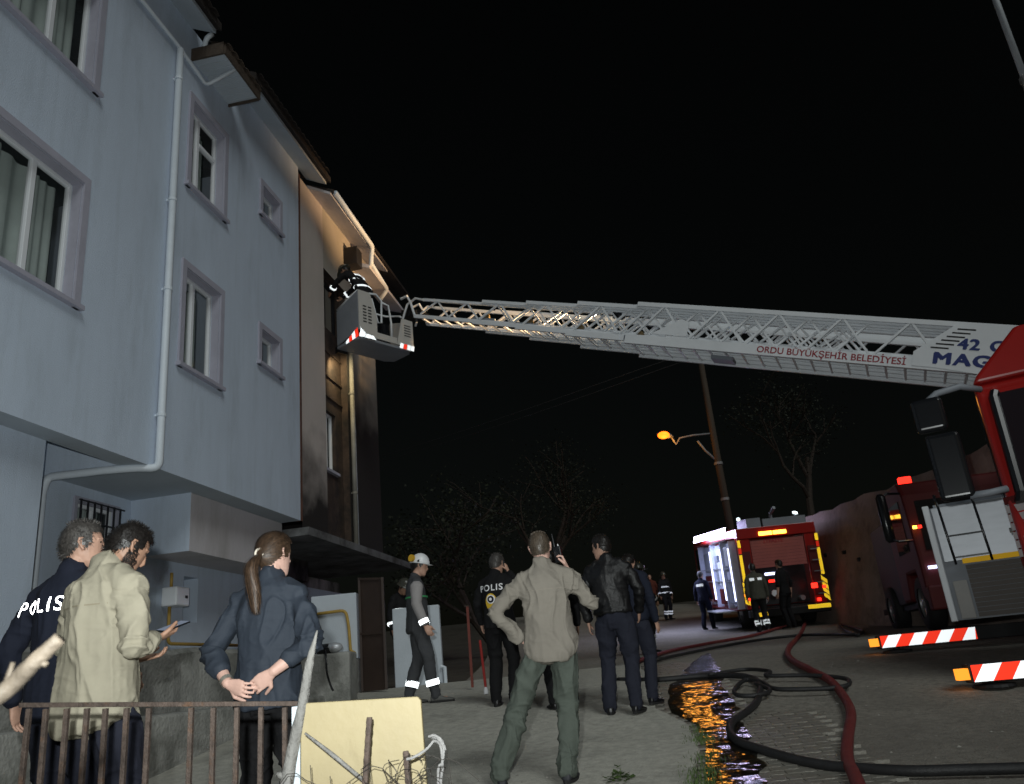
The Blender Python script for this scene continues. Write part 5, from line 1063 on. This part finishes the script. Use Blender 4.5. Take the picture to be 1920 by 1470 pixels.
BLKS = mat('black_shoe', (.008, .008, .009), .35, var=.1); GRYS = mat('grey_boot', (.10, .10, .095), .7, var=.2); WHT = mat('white_print', (.75, .75, .77), .6, var=0); NVP = retro('reflective_lettering', (1, .97, 1), .5)
HELW = mat('white_helmet', (.72, .74, .76), .3, var=.03); YEL = mat('yellow_plastic', (.62, .36, .03), .5, var=.1); GRN = mat('green_piping', (.05, .35, .12), .6, var=0); FFC = cloth('black_turnout', (.012, .012, .013)); FFH = mat('dark_fire_helmet', (.05, .05, .04), .25, var=.1)

# 1 policeman at the far left
p1 = person('policeman in navy jacket at far left, beside the man in the khaki shirt', -2.33, 4.12, 14, 1.77, skin=SKIN, top=NAVY, legs=JEAN, shoe=BLKS, hr=(H_GRY, 'short'), head=(48, 0, 0), hem=.80, build=1.03, sh=.192, voxel=.007, detail=True, seed=3, amp=.011, armL=((-.30, -.05, 1.15), (-.31, .02, .90)), armR=((.27, .04, 1.15), (.22, .2, .98)))
back_text(p1, 'POLIS', .098, 1.305, NVP, 0, -.075, squash=1.15)
# 2 man in khaki shirt with a phone
p2 = person('man in untucked khaki shirt looking down at his phone', -2.03, 3.86, 26, 1.74, skin=SKIND, top=KHAKI, legs=JEAN, shoe=BLKS, hr=(H_BLK, 'short'), head=(16, 30, 0), coat='shirt', hem=.79, tail=.06, build=1.06, sh=.195, voxel=.0065, detail=True, seed=9, amp=.017, armR=((.265, -.02, 1.12), (.12, .21, 1.16)), armL=((-.27, .05, 1.13), (-.08, .27, 1.08)), handR=dict(d=(-.15, .95, .2), pn=(-.4, -.1, .9), curl=.5), handL=dict(d=(.6, .7, .1), pn=(.2, 0, .95), curl=.5), bare=.08)
bd = MB(); rnd = random.Random(6); HI = p2['HM'].inverted(); bo_ = [c for c in p2['T'].children if c.name.startswith('body')][0]
for v in bo_.data.vertices:
    l = HI @ v.co
    if abs(l.x) < .08 and -.125 < l.z < -.012 and l.y > -.012 and not (l.z > -.06 + (.03 if abs(l.x) > .05 else -.02) * 1 and l.y > .055) and (l.y < .04 or l.z < -.045):
        nn = v.normal
        for k in range(4):
            q_ = v.co + Vector((rnd.uniform(-.003, .003), rnd.uniform(-.003, .003), rnd.uniform(-.003, .003))); f = (nn * .35 + Vector((rnd.gauss(0, .3), rnd.gauss(0, .3), -.8))).normalized() * rnd.uniform(.006, .011); s_ = f.cross(nn).normalized() * .0009; bd.add([q_ - s_, q_ + s_, q_ + f + nn * .001], [(0, 1, 2)])
bd.build('beard', H_BLK, p2['T'], recalc=False)
for zz in (1.30,):
    q = MB(); q.add([], []); st = [(-.16, zz + .02), (.16, zz + .02), (.16, zz + .014), (-.16, zz + .014)]; patch(p2, st, cloth('khaki_seam', (.30, .265, .19)), 'yoke_seam', off=.002)
ph = tag(empty('mobile_phone', (0, 0, 0)), 'dark mobile phone in the hand of the man in the khaki shirt', 'phone')
hw = Matrix.Translation(p2['T'].location) @ p2['T'].rotation_euler.to_matrix().to_4x4() @ Matrix.Scale(p2['s'], 4)
pw = hw @ Vector((.10, .33, 1.215)); ph.location = pw; ph.rotation_euler = (R(18), R(8), R(-30)); q = MB(); q.box(-.036, .036, -.075, .075, 0, .009); q.build('case', BLK, ph, bevel=.004); q = MB(); q.box(-.033, .033, -.071, .071, .0091, .0097); q.build('screen', glow('phone_screen', (.5, .6, .8), .25), ph)
# 3 woman with ponytail, hands clasped behind her back
p3 = person('woman with brown ponytail in a dark slate jacket, hands clasped behind her back', -1.345, 4.2, 10, 1.63, skin=SKINP, top=DKBL, legs=BLKC, shoe=BLKS, hr=(H_BRN, 'long'), head=(21, 2, 0), hem=.83, build=.98, sh=.18, voxel=.0065, detail=True, seed=17, amp=.015, armL=((-.285, -.09, 1.13), (-.115, -.21, .965)), armR=((.285, -.09, 1.13), (.125, -.20, 1.0)), bare=.34, handL=dict(d=(.86, -.12, -.30), pn=(.25, .95, .1), curl=.42, side=-1), handR=dict(d=(-.80, -.05, -.52), pn=(-.2, .9, .2), curl=.5, side=1))
pt = MB(); HM = p3['HM']; rnd = random.Random(4); b0 = HM @ Vector((-.0, -.108, -.005)); 
for i in range(900):
    pt.cur = rnd.choice((0, 0, 1, 2)); a = rnd.uniform(0, 6.283); r = math.sqrt(rnd.random()) * rnd.uniform(.7, 1.25); L = rnd.uniform(.20, .34); P = []
    for k in range(7):
        t = k / 6; sw = (.017 + .030 * math.sin(min(1, t * 1.6) * 1.57) * (1 - .55 * t)) * r; c = b0 + Vector((.045 * t - .012 * math.sin(t * 3), -.125 * math.sin(min(1, t * 1.7) * 1.57) + .01 * t, -L * t + .02 * math.sin(t * 3.14))); P.append(c + Vector((math.cos(a) * sw, math.sin(a) * sw * .7, 0)) + Vector((mnoise.noise((i * .37, t * 3, 0)), mnoise.noise((i * .37, t * 3, 5)), 0)) * .012 * t)
    s_ = Vector((math.cos(a + 1.57), math.sin(a + 1.57), 0)) * .0011
    for k in range(6): pt.add([P[k] - s_, P[k] + s_, P[k + 1] + s_ * (1 - k / 8), P[k + 1] - s_ * (1 - k / 8)], [(0, 1, 2, 3)])
pt.build('ponytail', [H_BRN, *STR[H_BRN.name]], p3['T'], recalc=False)
q = MB(); c = b0 + Vector((0, -.004, .004)); q.ring([[c + Vector((math.cos(k) * (.023 + .008 * math.cos(m_)) , .3 * math.sin(m_) * .03, math.sin(k) * (.023 + .008 * math.cos(m_)))) for m_ in [2 * math.pi * j / 8 for j in range(8)]] for k in [2 * math.pi * i / 18 for i in range(19)]], cap=False); q.build('hair_tie', mat('cream_hair_tie', (.68, .62, .52), .8, var=.1), p3['T'], smooth=True)
wa, wb = p3['el'][0].lerp(p3['wr'][0], .86), p3['el'][0].lerp(p3['wr'][0], .96); band(p3, wa, wb, .0335, mat('steel_bracelet', (.55, .52, .45), .35, .7, var=.3, vscale=60), 'bracelet')
# 4 helmeted worker
p4 = person('utility worker in white helmet and charcoal overalls with reflective bands', -1.45, 10.34, 78, 1.76, skin=SKIN, top=SLATE, legs=SLATE, shoe=GRYS, hr=(H_BLK, 'short'), head=(8, 12, 0), hem=.82, voxel=.013, seed=23, foot=(((-.10, -.13), 4), ((.10, .17), -4)), armR=((.24, -.02, 1.14), (.25, .07, .89)), armL=((-.24, .02, 1.14), (-.24, .12, .9)))
def helmet(p, m, name='helmet', brim=.028, lamp=False, s=1.):
    HM = p['HM']; q = MB(); rr = []
    for t, z in ((0., .128), (.35, .122), (.62, .102), (.82, .07), (.95, .03), (1.0, .0)): rr.append([HM @ Vector((math.cos(k) * .103 * s * t, -.005 + math.sin(k) * .125 * s * t, z * s + .035)) for k in [2 * math.pi * j / 24 for j in range(24)]])
    rr.append([HM @ Vector((math.cos(k) * (.103 + brim * .5) * s, .0 + math.sin(k) * (.125 + brim * (1.4 if math.sin(k) > .2 else .6)) * s, .030)) for k in [2 * math.pi * j / 24 for j in range(24)]]); rr.append([HM @ Vector((math.cos(k) * .10 * s, -.005 + math.sin(k) * .122 * s, .024)) for k in [2 * math.pi * j / 24 for j in range(24)]])
    rr[0] = [HM @ Vector((math.cos(k) * .004, -.005 + math.sin(k) * .004, .165 * s)) for k in [2 * math.pi * j / 24 for j in range(24)]]
    q.ring(rr); o = q.build(name, m, p['T'], smooth=True); return o
helmet(p4, HELW)
q = MB(); HM = p4['HM']; q.tube([HM @ Vector((.09, -.10, .075)), HM @ Vector((.115, -.12, .075))], .045, 16); q.build('helmet_lamp', YEL, p4['T'])
q = MB(); q.tube([HM @ Vector((.103, -.02, .052)), HM @ Vector((.112, -.02, .052))], .022, 3); q.build('helmet_clip', BLK, p4['T'])
for k, (sh_, el_, wr_) in enumerate(zip(p4['sh'], p4['el'], p4['wr'])):
    sv = Limb(); sv.limb([sh_.lerp(el_, .12), el_, el_.lerp(wr_, .9)], [.082, .066, .055], 14); fuse(sv, 'sleeve', GREYC, p4['T'], .014, folds(.004, 77 + k, [(el_, .08, 1.2)]), 1)
    band(p4, el_.lerp(wr_, .72), el_.lerp(wr_, .94), .060, R_W); ak, kn_ = p4['ank'][k], p4['kn'][k]; band(p4, ak.lerp(kn_, .26) + Vector((0, -.012, 0)), ak.lerp(kn_, .42) + Vector((0, -.012, 0)), .082, R_W)
patch(p4, [(-.17, 1.36), (-.10, 1.37), (-.10, 1.41), (-.17, 1.40)], R_W, 'shoulder_tape'); hoop(p4, 1.23, .018, .188, .142, GRN, 'green_piping')
# 5 policeman on the phone
p5 = person('policeman in black with a yellow crest on his back, phone at his ear', -.40, 9.45, 18, 1.66, skin=SKIN, top=BLKC, legs=BLKC, shoe=BLKS, hr=(H_GRY, 'short'), head=(12, 10, 0), hem=.86, build=1.05, voxel=.013, seed=31, armR=((.27, .16, 1.30), (.13, .12, 1.52)), handR=dict(d=(-.25, -.1, .9), pn=(-.9, 0, -.1), curl=.6), armL=((-.28, .02, 1.16), (-.29, .14, .95)))
back_text(p5, 'POLIS', .105, 1.30, WHT, .0015, -.02)
patch(p5, disc(-.03, 1.165, .075, .105), mat('crest_yellow', (.62, .40, .03), .6, var=.1), 'crest', off=.004); patch(p5, disc(-.03, 1.20, .055, .052), WHT, 'crest_ring', off=.008); patch(p5, disc(-.03, 1.20, .042, .040), BLUC, 'crest_field', off=.011); patch(p5, disc(-.03, 1.20, .020, .019, 8), WHT, 'crest_star', off=.014); patch(p5, [(-.075, 1.09), (.015, 1.09), (-.03, 1.065)], LRED, 'crest_ribbon', off=.008)
ph5 = tag(empty('mobile_phone', (0, 0, 0)), 'black phone held to the ear of the policeman with the crest', 'phone'); M5 = Matrix.Translation(p5['T'].location) @ p5['T'].rotation_euler.to_matrix().to_4x4() @ Matrix.Scale(p5['s'], 4); ph5.location = M5 @ Vector((.105, .10, 1.56)); ph5.rotation_euler = (R(10), R(80), R(-18)); q = MB(); q.box(-.075, .075, -.036, .036, 0, .01); q.build('case', BLK, ph5, bevel=.003); q = MB(); q.box(-.071, .071, -.033, .033, -.0006, -.0001); q.build('screen', BLK, ph5)
# 6 man in stone shirt and green trousers, radio at his ear
p6 = person('man in stone shirt and grey green trousers standing astride with a radio at his ear', -.03 + .13, 6.12, 6, 1.73, skin=SKINP, top=STONE, legs=GRNT, shoe=mat('black_trainer', (.02, .021, .026), .6, var=.1), hr=(H_LBR, 'buzz'), head=(4, 3, -4), coat='shirt', hem=.825, tail=.07, build=1.0, sh=.195, voxel=.008, detail=True, seed=41, amp=.019, hips=.0, lean=(.0, 0), foot=(((-.45, .02), 14), ((.03, -.03), -10)), armL=((-.38, -.07, 1.17), (-.215, .01, .975)), armR=((.33, .06, 1.19), (.18, .10, 1.45)), handR=dict(d=(-.28, -.02, .92), pn=(-.85, -.1, -.2), curl=.75), handL=dict(d=(.85, .4, -.2), pn=(.3, .9, 0), curl=.3), bare=.0)
for k, tt in enumerate((1.31,)):
    patch(p6, [(-.16, tt), (.18, tt), (.18, tt - .006), (-.16, tt - .006)], cloth('stone_seam', (.25, .225, .19)), 'yoke_seam', off=.002)
M6 = Matrix.Translation(p6['T'].location) @ p6['T'].rotation_euler.to_matrix().to_4x4() @ Matrix.Scale(p6['s'], 4)
rd = tag(empty('handheld_radio', (0, 0, 0)), 'black handheld radio with stub antenna at the ear of the man in stone shirt', 'radio'); rd.location = M6 @ Vector((.125, .12, 1.52)); rd.rotation_euler = (R(6), R(-4), R(-20)); q = MB(); q.box(-.03, .03, -.02, .02, 0, .12); q.build('case', BLK, rd, bevel=.006); q = MB(); q.tube([(-.018, 0, .12), (-.018, 0, .135), (-.018, 0, .22)], [.008, .008, .005], 8); q.build('antenna', BLK, rd); q = MB(); q.tube([(.012, 0, .12), (.012, 0, .135)], .009, 10); q.build('knob', BLK, rd)
# 7 man in leather jacket
p7 = person('man in black leather jacket and dark jeans with his head turned left', .80, 8.45, 16, 1.74, skin=SKIN, top=LEATH, legs=JEAN, shoe=BLKS, hr=(H_BLK, 'short'), head=(-70, 4, 0), hem=.95, build=1.07, sh=.2, voxel=.012, seed=53, amp=.013, foot=(((-.15, .0), 10), ((.12, -.05), -12)), armL=((-.29, .0, 1.15), (-.28, .05, .9)), armR=((.29, .03, 1.15), (.24, .16, .95)))
# 8 policeman half hidden
p8 = person('policeman in dark navy half hidden behind the man in the leather jacket', 1.03, 8.78, 30, 1.58, skin=SKIN, top=NAVY, legs=JEAN, shoe=BLKS, hr=(H_BLK, 'short'), head=(-10, 45, 0), hem=.90, voxel=.013, seed=59, build=1.08)
patch(p8, [(-.10, 1.30), (-.01, 1.30), (-.01, 1.35), (-.10, 1.35)], R_W, 'shoulder_tape')
o = text('lettering', 'POLIS', .055, WHT, p8['T'], axes((-.13, -.5, .80), (1, 0, 0), (0, 0, 1)), 0, .002); stick(p8, o, [c for c in p8['T'].children if c.name.startswith('trousers')][0])
p10 = person('person in black standing hidden behind the man in the stone shirt', .22, 9.0, -10, 1.62, skin=SKIN, top=BLKC, legs=BLKC, shoe=BLKS, voxel=.015, seed=61)
# firefighters and others further up
def firefighter(label, x, y, face, seed, H=1.76, z=None, dark=True, **kw):
    p = person(label, x, y, face, H, z=z, skin=SKIND, top=FFC, legs=FFC, shoe=BLKS, hr=(H_BLK, 'short'), hem=.80, build=1.16, voxel=.016, seed=seed, group='firefighters at the scene', **kw)
    helmet(p, FFH, brim=.04, s=1.12); hoop(p, .98, .05, .212, .165, R_W); hoop(p, 1.20, .045, .203, .150, R_W)
    for k in (0, 1):
        a, kn_, e, w = p['ank'][k], p['kn'][k], p['el'][k], p['wr'][k]
        for t in (.28, .48): band(p, a.lerp(kn_, t), a.lerp(kn_, t + .12), .088, R_W)
        band(p, e.lerp(w, .5), e.lerp(w, .68), .072, R_W)
    return p
p9 = firefighter('firefighter with dark helmet and white bands right of the leather jacket man', 2.22, 17.0, 60, 71, 1.74, armR=((.27, .05, 1.14), (.2, .2, .98)))
patch(p9, [(.05, 1.0), (.10, 1.0), (.10, 1.28), (.05, 1.28)], R_W, 'back_tape', off=.02)
p11 = firefighter('firefighter with bright chest bands standing left of the lit lockers', 4.95, 31.0, 150, 73, 1.7)
p13 = person('firefighter with two shoulder patches and banded boots behind the far engine', 5.90, 21.9, 4, 1.74, skin=SKIND, top=cloth('olive_grey_jacket', (.07, .07, .055)), legs=FFC, shoe=BLKS, hem=.82, build=1.1, voxel=.016, seed=79, group='firefighters at the scene')
for x0 in (-.16, .05): patch(p13, [(x0, 1.30), (x0 + .12, 1.30), (x0 + .12, 1.37), (x0, 1.37)], R_W, 'shoulder_tape')
for k in (0, 1):
    for t in (.2, .36): band(p13, p13['ank'][k].lerp(p13['kn'][k], t), p13['ank'][k].lerp(p13['kn'][k], t + .11), .09, R_W)
p14 = person('man in black shirt standing at the open back of the far engine', 6.75, 22.3, -35, 1.78, skin=SKIN, top=BLKC, legs=BLKC, shoe=BLKS, voxel=.016, seed=83, coat='short', bare=.6, hem=.85)
p12 = person('person in deep blue beside the lit lockers of the far engine', 5.12, 25.0, 40, 1.70, skin=SKIN, top=BLUC, legs=BLUC, shoe=BLKS, voxel=.016, seed=89, foot=(((-.09, -.08), 4), ((.1, .16), -4)))
patch(p12, [(-.14, 1.28), (.12, 1.28), (.12, 1.36), (-.14, 1.36)], R_W, 'back_tape')
p15 = person('onlooker in tan trousers far up the street', 4.75, 33, 190, 1.68, skin=SKIN, top=cloth('dark_red_top', (.10, .03, .02)), legs=WARMT, shoe=BLKS, voxel=.018, seed=91)
p16 = person('onlooker in dark clothes far up the street beside the one in tan trousers', 5.35, 33.4, 170, 1.72, skin=SKIN, top=BLKC, legs=WARMT, shoe=BLKS, voxel=.018, seed=92)
p17 = firefighter('firefighter behind the pale low walls near the brown gate', -2.35, 14.6, 120, 95, 1.74, head=(0, 30, 0))
# firefighter in the basket, bending to the window
p18 = firefighter('firefighter bending over the basket rail into the burnt window', -2.98, 15.36, -62, 97, 1.80, z=8.50, lean=(0, .30), head=(0, 40, 0), armL=((-.25, .45, 1.24), (-.18, .66, 1.10)), armR=((.25, .45, 1.24), (.2, .68, 1.12)), hips_fwd=-.08)
patch(p18, [(-.03, 1.2), (.02, 1.2), (.02, 1.42), (-.03, 1.42)], R_W, 'back_tape', off=.03); patch(p18, [(-.16, 1.3), (.16, 1.3), (.16, 1.35), (-.16, 1.35)], R_W, 'back_tape', off=.03)

P19 = FP(15.0, .75, 0); p19 = firefighter('firefighter standing inside the burnt window opening', P19.x, P19.y, 98, 101, 1.74, z=8.02, armL=((-.25, .1, 1.14), (-.2, .3, 1.05)), armR=((.25, .1, 1.14), (.2, .32, 1.05)))
# ------------------------------------------------------------------ fence, board and clutter in the foreground
FY = 3.0
fe = tag(empty('iron_fence', (-1.35, FY, g(FY))), 'rusty iron railing fence in front of the people on the left', 'fence')
def FL(x, z): return Vector((x + 1.35, 0, z - g(FY)))
q = MB(); q.bar(FL(-1.85, 1.648), FL(-.84, 1.560), .014, .016); q.build('top_rail', RUST, fe, bevel=.002)
q = MB(); q.bar(FL(-1.85, .86), FL(-.84, .82), .012, .030); q.build('bottom_rail', RUST, fe)
for px_ in (55, 92, 127, 163, 201, 237, 276, 354, 396, 436, 479, 526):
    x = -1.83 + (px_ - 50) * (1.0 / 512); z = 1.648 - (x + 1.85) * .087
    q = MB(); q.bar(FL(x, .8), FL(x + random.uniform(-.006, .006), z - .012), .019, .016); q.build('railing_bar', RUST, fe, bevel=.002)
for x in (-.835,):
    q = MB(); q.bar(FL(x, .6), FL(x, 1.575), .02); q.build('post', RUST, fe, bevel=.003)
BARKW = mat('bare_grey_branch', (.17, .165, .155), .8, var=.35, vscale=30, bump=.6, bscale=60, stretch=(1, 1, .12)); BARKC = mat('peeled_branch', (.085, .068, .05), .7, var=.35, vscale=18, bump=.4, bscale=40)
def branch(name, pts, rs, m, lab, knots=()):
    P = smooth_path([(*p,) for p in pts], 6); n = len(P); mb = MB(); rr = [float(np.interp(i / (n - 1), np.linspace(0, 1, len(rs)), rs)) * (1 + .10 * mnoise.noise((i * .7, 3, 2))) for i in range(n)]
    e = empty(name, P[0]); o0 = Vector(P[0]); mb.tube([Vector(p) - o0 for p in P], rr, 10); mb.build('stem', m, e, smooth=True)
    for k in knots:
        q = MB(); q.tube([Vector(k[0]) - o0, Vector(k[1]) - o0], [k[2], k[2] * .6], 8); q.build('side_twig', m, e, smooth=True)
    return tag(e, lab, 'branch')
branch('branch', [(-.868, 2.84, 1.10), (-.855, 2.85, 1.30), (-.828, 2.86, 1.45), (-.80, 2.87, 1.58), (-.782, 2.88, 1.69), (-.757, 2.89, 1.795)], [.026, .023, .020, .017, .015, .003], BARKW, 'pale bare branch standing upright where the railing meets the yellow board', knots=[((-.85, 2.85, 1.34), (-.885, 2.85, 1.355), .014)])
branch('branch', [(-.80, 1.03, 1.555), (-.71, 1.10, 1.630), (-.667, 1.10, 1.667), (-.633, 1.10, 1.697)], [.0125, .012, .012, .011, .009], BARKC, 'thick blurred pale branch poking in at the lower left edge', knots=[((-.70, 1.10, 1.642), (-.693, 1.10, 1.672), .005), ((-.66, 1.10, 1.672), (-.647, 1.10, 1.664), .006)])
# yellow board
YB = mat('yellow_painted_board', (.285, .235, .13), .6, var=.08, vscale=3, bump=.1, bscale=30, dirt=((.19, .15, .08), .56, .8), dscale=5); YE = mat('white_board_edge', (.45, .50, .54), .6, var=.1)
bo = tag(empty('wooden_board', (-.61, 2.86, g(2.9))), 'pale yellow painted board leaning by the end of the railing', 'board')
q = MB(); P = [(-.185, 1.568), (-.0, 0), (0, 0)]; bp = [(.0, .55), (.425, .55), (.405, 1.535), (.395, 1.548), (.0, 1.563)]
bp = [(a - .20, b - g(2.9)) for a, b in bp]
q.prism([(a + .0, b) for a, b in bp], (0, 0, 0), (1, 0, 0), (0, 0, 1), (0, .028, 0)); q.build('panel', YB, bo, bevel=.004)
q = MB(); q.box(-.228, -.201, -.004, .03, .55 - g(2.9), 1.555 - g(2.9)); q.build('edge_strip', YE, bo, bevel=.002)
def rebar(x0, z1, lean, lab):
    e = empty('rebar', (x0, 2.76, g(2.76))); n = 60; P = [Vector((lean * t, 0, (z1 - g(2.76)) * t)) for t in [k / n for k in range(n + 1)]]; q = MB(); q.tube(P, [.0095 * (1.12 if k % 2 else .95) for k in range(n + 1)], 8); q.build('bar', RUST, e); return tag(e, lab, 'rebar')
rebar(-.65, 1.502, .092, 'taller rusty reinforcing bar in front of the yellow board'); rebar(-.42, 1.392, -.027, 'shorter rusty reinforcing bar at the right edge of the yellow board')
st = tag(empty('thin_stick', (-.772, 2.78, 1.4725)), 'thin grey stick slanting across the yellow board', 'stick'); q = MB(); q.tube([(0, 0, 0), (.09, -.005, -.072), (.188, -.01, -.155)], [.004, .007, .006], 7); q.build('stem', BARKW, st, smooth=True)
# tangled wire netting and a rag of white rope
WIRE = mat('rusty_wire', (.05, .045, .04), .6, .4, var=.3)
wn = tag(empty('wire_netting', (-.55, 2.74, 1.33)), 'crumpled wire netting along the foot of the yellow board', 'wire netting'); rnd = random.Random(12); q = MB()
for i in range(9):
    x = -.26 + i * .062; q.tube([(x, .01, .02 + .03 * math.sin(i * 1.7)), (x + .012, 0, -.10), (x - .005, .0, -.3)], .0013, 5)
q.tube([(-.30 + k * .03, .005, -.005 + .035 * math.sin(k * .8) + .02 * mnoise.noise((k * .5, 0, 0))) for k in range(22)], .0014, 5)
for i in range(14):
    cx, cz = rnd.uniform(.02, .28), rnd.uniform(-.06, .05); r = rnd.uniform(.015, .05); a0 = rnd.uniform(0, 6); q.tube([(cx + math.cos(a0 + k * .5) * r * (1 + .2 * math.sin(k)), rnd.uniform(-.02, .02), cz + math.sin(a0 + k * .5) * r * .8) for k in range(rnd.randint(6, 13))], .0013, 5)
q.build('wire_mesh', WIRE, wn)
rp = tag(empty('rope', (-.43, 2.75, 1.37)), 'frayed white rope tying the short bar to the board edge', 'rope'); ROPE = mat('white_rope', (.25, .245, .24), .9, var=.2, vscale=30, bump=.5, bscale=200)
for i, P in enumerate(([(-.012, -.012, .0), (.012, -.014, .004), (.05, .0, .022), (.075, .01, .045), (.088, .03, .05)], [(.075, .01, .045), (.095, .0, .03), (.098, 0, -.03), (.088, 0, -.10), (.09, 0, -.3)], [(.07, .0, .055), (.092, -.01, .048), (.105, -.005, .02), (.098, 0, -.02), (.082, 0, -.06), (.085, 0, -.3)], [(.06, 0, .058), (.08, -.01, .06), (.10, -.01, .045), (.11, 0, .015)])):
    q = MB(); q.tube(smooth_path(P, 6), .0045, 7); q.build('strand', ROPE, rp, smooth=True)
# red-handled pole and rusty post behind the policeman on the phone, bag on the ledge
bz = tag(empty('marker_pole', (-.66, 10.2, g(10.2) + .06)), 'thin red pole with white foot leaning beside the policeman with the crest', 'pole'); q = MB(); q.tube([(.0, 0, .06), (-.03, .05, .62)], .016, 8); q.build('shaft', mat('red_pole', (.35, .03, .025), .5, var=.1), bz); q = MB(); q.tube([(.0, -.005, .0), (.0, 0, .03), (.0, 0, .08)], [.028, .03, .018], 10); q.build('foot', WHT, bz)
rp_ = tag(empty('rusty_post', (-.93, 11.6, g(11.6) + .06)), 'slim rust red post standing left of the policeman with the crest', 'post'); q = MB(); q.bar((0, 0, -.02), (.01, 0, 1.05), .035); q.build('shaft', mat('rust_red_paint', (.14, .03, .02), .7, var=.3), rp_); q = MB(); q.box(-.03, .035, -.03, .03, 1.05, 1.06); q.build('cap', RUST, rp_)
bg_ = tag(empty('bag', (-2.92, 11.6, 2.05)), 'black and silver bag with hanging strap on the concrete block right of the woman', 'bag')
q = MB(); q.ball((0, 0, .07), (.17, .1, .075), 16, 10); q.build('bag_body', BLK, bg_, smooth=True); q = MB(); q.ball((.12, -.02, .08), (.12, .085, .07), 14, 9); q.build('silver_end', mat('silver_cloth', (.5, .52, .55), .4, .4, var=.3, vscale=20), bg_, smooth=True); q = MB(); q.tube(smooth_path([(.02, -.1, .06), (.05, -.2, -.05), (.07, -.24, -.25), (.12, -.24, -.42), (.15, -.24, -.48)], 5), [.014] * 21, 7); q.build('strap', BLK, bg_, smooth=True)
bl = tag(empty('concrete_block', (-2.9, 11.75, g(11.75))), 'stained concrete block wall right of the woman carrying the bag', 'wall'); q = MB(); q.box(-.95, .32, -.22, .25, 0, .66); q.build('block_body', CONC, bl, bevel=.03)
